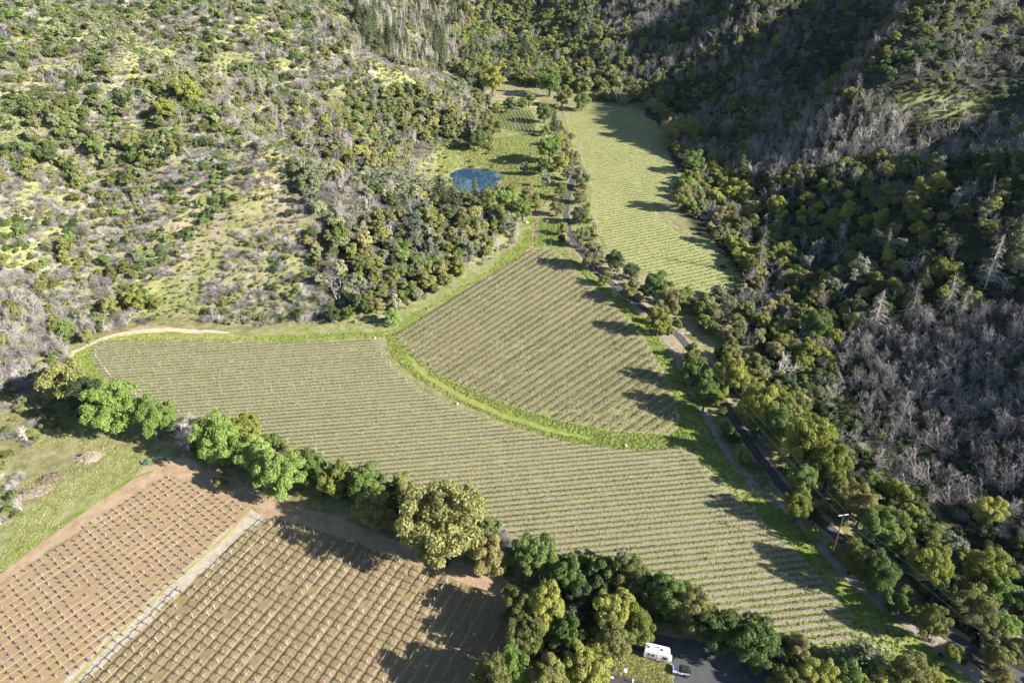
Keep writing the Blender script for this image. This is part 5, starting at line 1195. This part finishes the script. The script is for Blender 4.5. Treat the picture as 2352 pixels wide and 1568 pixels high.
# ------------------------------------------------------------------ power line
def at_z(px, py, z):
    d = ray(px, py); t = (z-CAM_Z)/d[2]; return Vector((d[0]*t, d[1]*t, z))
M['pole'] = wood('brown_utility_pole', (.08, .05, .034), (.16, .105, .07)); M['pole_grey'] = wood('grey_utility_pole', (.34, .31, .28), (.50, .47, .43))
M['arm'] = plain('pale_crossarm', (.60, .60, .58), .5); M['wire'] = plain('bare_aluminium_wire', (.52, .54, .56), .35, .3)
M['glass_ins'] = plain('grey_insulator', (.5, .5, .52), .3)
POLES = []
for px, py, top, mat, lab, two in [(1910, 1276, 1180, 'pole', 'tall brown power pole nearest the viewer, beside the footpath', 0), (1565, 836, 762, 'pole', 'brown power pole where the road bends past the middle vineyard', 0),
        (1363, 551, 506, 'pole_grey', 'pale power pole at the left edge of the upper vineyard', 0), (1250, 429, 391, 'pole_grey', 'white looking power pole on the lawn below the pond', 0), (1218, 366, 332, 'pole_grey', 'white looking power pole on the lawn right of the pond', 0),
        (1183, 296, 251, 'pole_grey', 'power pole standing in the small vineyard', 0), (1099, 96, 72, 'pole', 'far brown power pole with two crossarms at the valley head', 1)]:
    p = at(px, py); h = 8.0
    while project(p.x, p.y, p.z+h)[1] > top and h < 20: h += .25
    POLES.append((p, h)); k = len(POLES)-1; rz = .18 if k == 0 else .05
    t = empty('power_pole', p, rz); tag(t, lab, 'power pole', 'power poles along the valley'); w = .16 if k < 3 else .19
    b = MB(); b.tube([0, 0, -1], [0, 0, h], w, w*.75, 8); b.build('pole', M[mat], t)
    b = MB(); b.box([0, .12, h-.5], [2.7, .16, .2]); b.build('crossarm', M['arm'], t)
    if two: b = MB(); b.box([0, .12, h-2.1], [2.7, .16, .2]); b.build('crossarm', M['arm'], t)
    for sx in (-1.2, 1.2):
        b = MB(); b.tube([sx, .12, h-.4], [sx, .12, h-.12], .07, .05, 6); b.build('insulator', M['glass_ins'], t)
def wire(a, b_, sag, lab, r=.035):
    a = np.array(a); b_ = np.array(b_); u = np.linspace(0, 1, 25)[:, None]; P = a+(b_-a)*u; P[:, 2] -= (4*sag*u*(1-u))[:, 0]; o_ = P[0].copy(); P = P-o_
    V, F = tubes(P[:-1], P[1:], r, r, 4); me = np_mesh('power_wire', V, F, [M['wire']]); o = link(bpy.data.objects.new('power_wire', me)); o.location = o_; tag(o, lab, 'wire', 'wires of the power line')
NAMES = ['nearest pole', 'road bend pole', 'upper vineyard pole', 'lawn pole', 'pond pole', 'farthest pale pole']
end = (Vector((118, 62, plane(62)+1)), POLES[0][1]); chain = [end]+POLES[:6]
for k in range(len(chain)-1):
    for s, side in ((-1, 'left'), (1, 'right')):
        (p, h), (q, g_) = chain[k], chain[k+1]
        nm = 'from the nearest pole past the bottom right corner' if k == 0 else 'from the %s to the %s' % (NAMES[k-1], NAMES[k])
        wire((p.x+s*1.2, p.y, p.z+h-.15), (q.x+s*1.2, q.y, q.z+g_-.15), 1.6, '%s thin wire %s' % (side, nm), .032 if k < 2 else .045)

# ------------------------------------------------------------------ caravan, car, house at the bottom edge
M['white'] = plain('white_gelcoat', (.80, .80, .79), .35, var=.05); M['dark_glass'] = plain('dark_tinted_glass', (.02, .022, .026), .08, var=.1)
M['grey_trim'] = plain('dark_grey_trim', (.10, .10, .11), .5); M['silver'] = plain('silver_graphic', (.38, .40, .42), .4); M['rubber'] = plain('black_rubber', (.018, .018, .018), .85); M['rim'] = plain('alloy_rim', (.55, .55, .56), .35, .7)
M['softtop'] = plain('black_canvas', (.022, .022, .024), .9); M['bluewhite'] = plain('pale_blue_white_paint', (.62, .68, .76), .3, var=.04); M['steel_dark'] = plain('dark_steel', (.04, .04, .045), .5)
def prism(prof, y0, y1, name, mat, parent, bevel=.0, smooth=True):
    """side profile (x, z) extruded across y"""
    bm = bmesh.new(); A = [bm.verts.new((x, y0, z)) for x, z in prof]; B = [bm.verts.new((x, y1, z)) for x, z in prof]; n = len(prof)
    bm.faces.new(A); bm.faces.new(B[::-1])
    for i in range(n): bm.faces.new((A[i], B[i], B[(i+1) % n], A[(i+1) % n]))
    bmesh.ops.recalc_face_normals(bm, faces=bm.faces[:])
    if bevel: bmesh.ops.bevel(bm, geom=bm.edges[:], offset=bevel, segments=3, profile=.6, affect='EDGES')
    me = bpy.data.meshes.new(name); bm.to_mesh(me); bm.free(); me.materials.append(mat)
    return link(bpy.data.objects.new(name, me), parent)
def wheel(x, y, r, w, parent, out):
    b = MB(); n = 20
    b.tube([x, y-w/2, r], [x, y+w/2, r], r, r, n); t = np.arange(n)*2*math.pi/n
    for yy, rr in ((y-w/2, r), (y+w/2, r)):
        ring = np.stack([x+np.cos(t)*rr, np.full(n, yy), r+np.sin(t)*rr], -1); inn = np.stack([x+np.cos(t)*rr*.55, np.full(n, yy+math.copysign(.01, yy-y)), r+np.sin(t)*rr*.55], -1)
        i = np.arange(n); j = (i+1) % n; b.add(np.vstack([ring, inn]), np.stack([i, j, j+n, i+n], -1))
    o = b.build('wheel', M['rubber'], parent)
    d = MB(); d.tube([x, y-w/2+.03, r], [x, y+w/2-.03, r], r*.56, r*.56, n)
    yy = y+out*(w/2-.04); ring = np.stack([x+np.cos(t)*r*.56, np.full(n, yy), r+np.sin(t)*r*.56], -1); c = np.repeat([[x, yy+out*.03, r]], n, 0); i = np.arange(n); j = (i+1) % n
    d.add(np.vstack([ring, c]), np.stack([i, j, j+n, i+n], -1)); d.build('rim', M['rim'], o)
cv = empty('caravan', at(1512, 1512)); cv.rotation_euler.z = -16*D2R; q_ = at(1508, 1508); cv.location = (q_.x, q_.y, q_.z)
tag(cv, 'white travel trailer with rounded nose and dark windows parked by the trees', 'caravan')
arc = [(2.15+.55*math.sin(a), 1.75+.85*math.cos(a)) for a in np.linspace(0, 1.35, 7)]
prof = [(-2.75, .5), (-2.80, 2.35), (-2.6, 2.6)]+arc+[(2.82, 1.2), (2.72, .55)]
prism(prof, -1.15, 1.15, 'body', M['white'], cv, .05)
b = MB(); b.box([-.1, 0, .47], [5.1, 2.1, .14]); b.box([3.15, 0, .5], [.9, .12, .1]); b.box([3.6, 0, .42], [.1, .1, .9]); b.build('chassis', M['steel_dark'], cv)
b = MB(); b.box([2.98, 0, .78], [.5, 1.3, .5]); b.build('nose_box', M['white'], cv)
for x, w, h, z in ((-1.75, .42, .6, 1.75), (-.85, .75, .55, 1.7), (1.75, .95, .6, 1.65)):
    b = MB(); b.box([x, -1.165, z], [w, .03, h]); f = b.build('window', M['grey_trim'], cv); b = MB(); b.box([x, -1.185, z], [w-.1, .012, h-.1]); b.build('pane', M['dark_glass'], f)
b = MB(); b.box([.35, -1.165, 1.4], [.68, .03, 1.7]); dr = b.build('door', M['white'], cv); b = MB(); b.box([.6, -1.19, 1.3], [.06, .03, .18]); b.build('handle', M['grey_trim'], dr)
b = MB()
for k in range(12):
    x = -2.6+k*.42; z = 1.28-.10*math.sin(k*.5)-.02*k; b.box([x+.2, -1.168-.001*k, z], [.46, .012, .09])
for k in range(8): x = -2.2+k*.55; b.box([x+.2, -1.171-.001*k, .95-.05*math.sin(k*.7)], [.55, .012, .05])
b.build('side_stripe', M['grey_trim'], cv)
b = MB(); b.box([0, -1.168, .72], [5.0, .012, .22]); b.build('lower_panel', M['silver'], cv)
b = MB(); b.box([2.66, 0, 1.75], [.06, 1.55, .62], ry=-.42); b.build('front_window', M['dark_glass'], cv)
for x, y, sx, sy, sz_, m in ((-1.35, .05, .75, .65, .28, 'white'), (-2.4, .3, .3, .3, .16, 'grey_trim'), (-2.35, -.35, .22, .22, .14, 'grey_trim'), (.1, .45, .35, .3, .14, 'grey_trim'), (.9, .0, .5, .42, .10, 'dark_glass'), (0.0, -.25, .12, .3, .12, 'grey_trim'), (.2, -.8, .2, .16, .12, 'grey_trim')):
    b = MB(); b.box([x, y, 2.6+sz_/2], [sx, sy, sz_]); b.build('roof_vent', M[m], cv)
for x in (-.75, .02):
    for y, o_ in ((-1.02, -1), (1.02, 1)): wheel(x, y, .34, .2, cv, o_)
b = MB(); b.box([-2.86, -.85, .95], [.04, .18, .3]); b.build('tail_light', plain('red_lens', (.4, .02, .02), .3), cv); b = MB(); b.box([-2.86, .85, .95], [.04, .18, .3]); b.build('tail_light', bpy.data.materials['red_lens'], cv)
# open four-wheel drive with soft top
sv = empty('parked_car', at(1565, 1545), -11*D2R, 1.0); tag(sv, 'white off-road car with black soft top on the dark parking yard', 'car')
prism([(-1.95, .55), (-1.98, 1.0), (-1.85, 1.12), (-.62, 1.2), (-.55, 1.05), (.55, 1.03), (.62, 1.15), (1.55, 1.12), (1.6, .55)], -.76, .76, 'body', M['bluewhite'], sv, .04)
prism([(-.62, 1.2), (-.38, 1.78), (-.2, 1.84), (1.42, 1.82), (1.55, 1.72), (1.58, 1.12)], -.74, .74, 'soft_top', M['softtop'], sv, .03)
b = MB(); b.box([-.53, 0, 1.47], [.03, 1.3, .46], ry=.40); b.build('windscreen', M['dark_glass'], sv)
for s_ in (-1, 1):
    b = MB(); b.box([.05, s_*.765, .85], [1.0, .03, .5]); d_ = b.build('door', M['bluewhite'], sv); b = MB(); b.box([.42, s_*.785, 1.0], [.12, .02, .04]); b.build('handle', M['grey_trim'], d_)
    b = MB(); b.box([.1, s_*.752, 1.42], [.85, .02, .4]); b.build('side_window', M['dark_glass'], sv)
    for x in (-1.25, 1.05):
        b = MB(); b.box([x, s_*.86, .86], [.95, .22, .08]); b.box([x-.48, s_*.86, .72], [.08, .22, .3]); b.box([x+.48, s_*.86, .72], [.08, .22, .3]); b.build('fender', M['grey_trim'], sv); wheel(x, s_*.82, .39, .26, sv, s_)
    b = MB(); b.tube([-1.99, s_*.5, .92], [-2.04, s_*.5, .92], .11, .10, 12); b.build('headlight', M['rim'], sv)
b = MB(); b.box([-2.08, 0, .6], [.16, 1.5, .16]); b.build('bumper', M['steel_dark'], sv); b = MB(); b.box([1.68, 0, .6], [.14, 1.4, .16]); b.build('bumper', M['steel_dark'], sv)
b = MB(); b.box([-2.0, 0, .85], [.03, .6, .26]); b.build('grille', M['steel_dark'], sv)
b = MB(); b.tube([1.66, .1, 1.0], [1.9, .1, 1.0], .38, .36, 18); b.tube([1.9, .1, 1.0], [1.91, .1, 1.0], .36, .01, 18); b.build('spare_wheel', M['rubber'], sv)
for s_ in (-1, 1): b = MB(); b.box([-.42, s_*.92, 1.2], [.1, .22, .18]); b.build('mirror', M['softtop'], sv)
# house whose dark roof shows at the bottom edge
A_ = at_z(1393, 1543, float(plane(90))+3.2); B_ = at_z(1560, 1586, float(plane(88))+3.2); ang = math.atan2(B_.y-A_.y, B_.x-A_.x)
hs = empty('house', (A_.x, A_.y, A_.z-3.2), ang); tag(hs, 'house with dark shingle roof cut off by the bottom edge', 'house')
b = MB(); b.box([7, -4.6, 1.45], [12.8, 8.0, 3.1]); b.build('wall', plain('beige_wall', (.40, .34, .27), .9), hs)
rf = rough_ground('dark_brown_shingles', [(.3, (.055, .045, .045)), (.5, (.085, .072, .07)), (.7, (.12, .10, .095))], 1.5, .3, .05)
bm = bmesh.new(); P_ = [(0, 0, 3.05), (14, 0, 3.05), (14, -9.2, 3.05), (0, -9.2, 3.05), (0, -4.6, 4.5), (14, -4.6, 4.5)]; vs = [bm.verts.new(p) for p in P_]+[bm.verts.new((p[0], p[1], p[2]-.22)) for p in P_[:4]]
for f in ((0, 4, 5, 1), (3, 2, 5, 4), (0, 3, 4), (1, 5, 2), (0, 1, 7, 6), (1, 2, 8, 7), (2, 3, 9, 8), (3, 0, 6, 9), (6, 7, 8, 9)): bm.faces.new([vs[i] for i in f])
bmesh.ops.recalc_face_normals(bm, faces=bm.faces[:]); me = bpy.data.meshes.new('roof'); bm.to_mesh(me); bm.free(); me.materials.append(rf); ro = link(bpy.data.objects.new('roof', me), hs)
b = MB(); b.tube([1.4, -1.3, 3.3], [1.4, -1.3, 3.75], .14, .14, 8); b.box([1.4, -1.3, 3.8], [.5, .4, .1]); b.build('vent', M['white'], ro)
b = MB(); b.tube([5.6, -.9, 3.2], [5.6, -.9, 4.1], .12, .12, 8); b.tube([5.6, -.9, 4.1], [5.6, -.9, 4.2], .26, .05, 8); b.build('chimney', M['white'], ro)
for x in (3, 8): b = MB(); b.box([x, -.58, 1.6], [1.4, .06, 1.1]); f = b.build('window', M['white'], hs); b = MB(); b.box([x, -.54, 1.6], [1.2, .04, .9]); b.build('pane', M['dark_glass'], f)
# satellite dish on a mast beside the roof
bm = bmesh.new(); bmesh.ops.create_uvsphere(bm, u_segments=18, v_segments=12, radius=1.0); bmesh.ops.delete(bm, geom=[v for v in bm.verts if v.co.z > -.70], context='VERTS')
me = bpy.data.meshes.new('dish'); bm.to_mesh(me); bm.free(); me.materials.append(M['white'])
pd_ = at(1437, 1556); ds = empty('satellite_dish', pd_); tag(ds, 'white round satellite dish above the dark roof', 'satellite dish')
o = link(bpy.data.objects.new('dish', me), ds); o.location = (0, 0, 2.6); o.rotation_euler = (.45, .1, 0); o.scale = (.6, .6, .6)
b = MB(); b.tube([0, 0, -.2], [0, 0, 2.05], .05, .05, 8); b.tube([0, 0, 2.0], [.3, -.4, 2.9], .02, .02, 4); b.build('mast', M['metal'], ds)

# ------------------------------------------------------------------ piles, boxes, boulders
def pile(px, py, rx, ry, h, rz, lab, mat, seed, n=420):
    r = np.random.default_rng(seed); p = at(px, py); P = []; Q = []
    for k in range(n):
        a = r.uniform(0, 6.28); q = math.sqrt(r.random()); x, y = math.cos(a)*q*rx, math.sin(a)*q*ry; z = h*(1-q**1.7)*r.uniform(.55, 1.05)+.05
        t = r.uniform(0, 6.28) if r.random() < .5 else r.normal()*.5; L = r.uniform(.4, 1.3); dz = r.normal()*.22
        P.append((x-math.cos(t)*L, y-math.sin(t)*L, z-dz)); Q.append((x+math.cos(t)*L, y+math.sin(t)*L, z+dz))
    V, F = tubes(P, Q, .055, .03, 3); core = MB()
    m = 14; t = np.arange(m)*2*math.pi/m; rings = [np.stack([np.cos(t)*rx*q, np.sin(t)*ry*q, np.full(m, h*(1-q**1.7)*.7-.1)], -1) for q in (.98, .7, .4, .05)]
    i = np.arange(m); j = (i+1) % m
    for k in range(3): core.add(np.vstack([rings[k], rings[k+1]]), np.stack([i, j, j+m, i+m], -1))
    V2, F2 = np.vstack(core.V), np.vstack(core.F); V, F = merge([(V, F), (V2, F2)])
    o = link(bpy.data.objects.new('brush_pile', np_mesh('brush_pile', V, F, [mat]))); o.location = p; o.rotation_euler.z = rz; tag(o, lab, 'brush pile')
M['cutbrush'] = wood('cut_grey_brush', (.14, .11, .085), (.40, .33, .26)); M['cutbrush_tan'] = wood('cut_tan_brush', (.20, .15, .10), (.48, .39, .28))
pile(207, 1052, 3.4, 2.3, 1.9, .1, 'compact round pile of cut grey brush on the dry grass', M['cutbrush'], 3)
pile(82, 1132, 4.6, 2.1, 1.6, .55, 'long pile of cut grey branches near the left edge', M['cutbrush'], 4)
pile(120, 1098, 3.2, 2.0, 1.4, .7, 'tan end of the long brush pile', M['cutbrush_tan'], 5, 260)
def small_box(px, py, w, h, mat, name, lab, cat):
    p = at(px, py); t = empty(name, p, .3); tag(t, lab, cat)
    b = MB(); b.box([0, 0, h*.5], [w, w*.7, h]); b.build('cabinet', mat, t); b = MB(); b.box([0, 0, h+.04], [w*1.12, w*.82, .07]); b.build('lid', M['metal'], t)
    b = MB(); b.tube([w*.7, 0, -.2], [w*.7, 0, h*1.3], .05, .05, 6); b.build('pipe', M['steel_dark'], t)
small_box(862, 777, .6, .6, M['white'], 'pump_box', 'white box where the grass lane leaves the lower vineyard', 'box')
small_box(1051, 928, .45, .7, M['white'], 'pump_box', 'small white box on the lower side of the grass lane', 'box')
small_box(1438, 1025, .45, .9, M['bluewhite'], 'pump_box', 'bluish white box at the wide end of the grass lane', 'box')
small_box(1258, 519-8, .7, 1.0, M['bluewhite'], 'pump_box', 'white box on the shaded dirt above the narrow vine strip', 'box')
p = at(337, 1064); t = empty('tarp_bundle', p); tag(t, 'dark green tarp over a bundle beside a white sack', 'tarp')
(V, F), _, _ = crown(950, R=.9, H=1.2, zc=.3, lobes=6, sprays=10, size=.1)
bm = bmesh.new(); bmesh.ops.create_icosphere(bm, subdivisions=3, radius=.9)
for v in bm.verts: v.co = v.co*(1+.18*math.sin(v.co.x*5+v.co.y*3)+.1*math.sin(v.co.z*9)); v.co.z = max(v.co.z*.9+.4, -.05)
me = bpy.data.meshes.new('tarp'); bm.to_mesh(me); bm.free(); me.materials.append(plain('dark_green_tarp', (.04, .10, .07), .5)); link(bpy.data.objects.new('tarp', me), t)
b = MB(); b.box([-1.3, .3, .3], [.7, .5, .5], rz=.4); b.box([-1.2, .35, .62], [.5, .35, .2], rz=.9); b.build('sack', M['white'], t)
M['rock'] = rough_ground('pale_lichened_rock', [(.3, (.24, .21, .17)), (.5, (.42, .38, .31)), (.7, (.56, .51, .43))], 1.0, .4, .15)
def boulder(px, py, w, lab, seed, flat=.8):
    p = at(px, py); dep = project(p.x, p.y, p.z)[2]; R = w/FV*dep/2; bm = bmesh.new(); bmesh.ops.create_icosphere(bm, subdivisions=3, radius=1)
    r = np.random.default_rng(seed); dirs = r.normal(size=(9, 3)); dirs /= np.linalg.norm(dirs, axis=1)[:, None]; cut = r.uniform(.62, .9, 9)
    for v in bm.verts:
        c = np.array(v.co)
        for d_, k in zip(dirs, cut):
            q = c @ d_
            if q > k: c = c-d_*(q-k)
        v.co = Vector(c*[R, R*.9, R*flat])
    me = bpy.data.meshes.new('boulder'); bm.to_mesh(me); bm.free(); me.materials.append(M['rock'])
    o = link(bpy.data.objects.new('boulder', me)); o.location = (p.x, p.y, p.z+R*.25); o.rotation_euler.z = r.uniform(0, 6); tag(o, lab, 'boulder')
boulder(2058, 30, 30, 'single big boulder sticking out of brush at the top right', 1, 1.2)
boulder(1210, 512, 9, 'pale boulder on the grass beside the narrow vine strip', 2); boulder(1204, 503, 6, 'smaller pale rock behind the boulder on the grass margin', 3)
boulder(1036, 46, 14, 'left pale boulder at the top of the burnt stand', 4); boulder(1050, 58, 10, 'right pale boulder at the top of the burnt stand', 5)
for k, (a, b_, w, l) in enumerate([(60, 505, 30, 'largest block of the pale rock outcrop at the left edge'), (78, 528, 26, 'middle block of the pale rock outcrop at the left edge'), (70, 555, 22, 'low block of the pale rock outcrop at the left edge'), (52, 530, 18, 'small block at the left of the rock outcrop'), (175, 95, 22, 'flat pale rock high on the left slope'), (88, 560, 12, 'smallest block at the foot of the rock outcrop')]): boulder(a, b_, w, l, 10+k, .6)
for k, (px, py, L, rz, lab) in enumerate([(370, 628, 1.5, 1.0, 'long charred log lying on the open slope'), (520, 640, 1.1, 1.1, 'charred log standing up from the open slope'), (600, 560, 1.0, .6, 'thin charred log across the open slope'), (480, 520, .8, 2.2, 'short charred log below the lone bright bush')]):
    p = at(px, py); o = link(bpy.data.objects.new('charred_log', LOGM[k % 2])); o.location = (p.x, p.y, p.z+.2); o.rotation_euler = (0, -.25, rz); o.scale = (L, L, L); tag(o, lab, 'log')

# ------------------------------------------------------------------ houses at the valley head
def cottage(px, py, w, d, h, rz, wallm, roofm, lab, name='cottage', porch=0):
    p = at(px, py); t = empty(name, p, rz); tag(t, lab, 'house')
    b = MB(); b.box([0, 0, h/2-.5], [w, d, h+1]); b.build('wall', wallm, t)
    bm = bmesh.new(); q = [(-w/2-.4, -d/2-.4, h), (w/2+.4, -d/2-.4, h), (w/2+.4, d/2+.4, h), (-w/2-.4, d/2+.4, h), (-w/2-.4, 0, h+d*.22), (w/2+.4, 0, h+d*.22)]; v = [bm.verts.new(a) for a in q]
    for f in ((0, 1, 5, 4), (2, 3, 4, 5), (0, 4, 3), (1, 2, 5), (0, 3, 2, 1)): bm.faces.new([v[i] for i in f])
    bmesh.ops.recalc_face_normals(bm, faces=bm.faces[:]); me = bpy.data.meshes.new('roof'); bm.to_mesh(me); bm.free(); me.materials.append(roofm); link(bpy.data.objects.new('roof', me), t)
    for x in np.linspace(-w/2+1.2, w/2-1.2, max(2, int(w/3))):
        b = MB(); b.box([x, -d/2-.03, h*.55], [1.1, .08, 1.2]); f = b.build('window', M['white'], t); b = MB(); b.box([x, -d/2-.08, h*.55], [.9, .04, 1.0]); b.build('pane', M['dark_glass'], f)
    b = MB(); b.box([0, -d/2-.04, 1.05], [1.0, .1, 2.1]); b.build('door', M['grey_trim'], t)
cottage(1082, 168, 12, 7, 3.2, .25, plain('pale_stucco', (.55, .47, .38), .9), rough_ground('tan_tiles', [(.3, (.25, .18, .14)), (.5, (.36, .27, .21)), (.7, (.45, .36, .28))], 1, .3, .1), 'pale stucco house left of the spreading oak')
cottage(1100, 132, 6, 5, 2.8, -.2, plain('teal_boards', (.16, .28, .26), .8), rf, 'small teal shed behind the spreading oak', 'shed')
pg = empty('pergola', at(1170, 158), .1); tag(pg, 'white flat pergola in the trees right of the spreading oak', 'pergola')
b = MB()
for k in range(9): b.box([-4+k, 0, 3.1], [.22, 5.2, .25])
b.build('slatted_roof', M['white'], pg); b = MB(); b.box([0, 2.4, 2.85], [9, .2, .22]); b.box([0, -2.4, 2.85], [9, .2, .22]); b.build('beam', M['white'], pg)
for x in (-4, 0, 4):
    for y in (-2.4, 2.4): b = MB(); b.box([x, y, 1.2], [.25, .25, 3.0]); b.build('post', M['white'], pg)

# ------------------------------------------------------------------ the valley air
hz = bpy.data.materials.new('valley_haze'); hz.use_nodes = True; hz.node_tree.nodes.clear()
vo = hz.node_tree.nodes.new('ShaderNodeOutputMaterial'); pv = hz.node_tree.nodes.new('ShaderNodeVolumePrincipled'); pv.inputs['Color'].default_value = (.6, .78, 1.0, 1); pv.inputs['Density'].default_value = HAZE; pv.inputs['Anisotropy'].default_value = .3
hz.node_tree.links.new(pv.outputs[0], vo.inputs['Volume'])
if HAZE > 0:
    b = MB(); b.box([0, 0, 0], [1, 1, 1]); o = b.build('haze', hz)
    zs = [v.co.z for v in bpy.data.objects['terrain'].data.vertices]; xs_, ys_ = terr_axes(); z0, z1 = min(zs)-1, max(max(zs), CAM_Z)+25
    o.scale = (xs_[-1]-xs_[0]+4, ys_[-1]-ys_[0]+4, z1-z0); o.location = ((xs_[-1]+xs_[0])/2, (ys_[-1]+ys_[0])/2, (z0+z1)/2); tag(o, 'thin blue haze filling the valley', 'haze', kind='stuff')
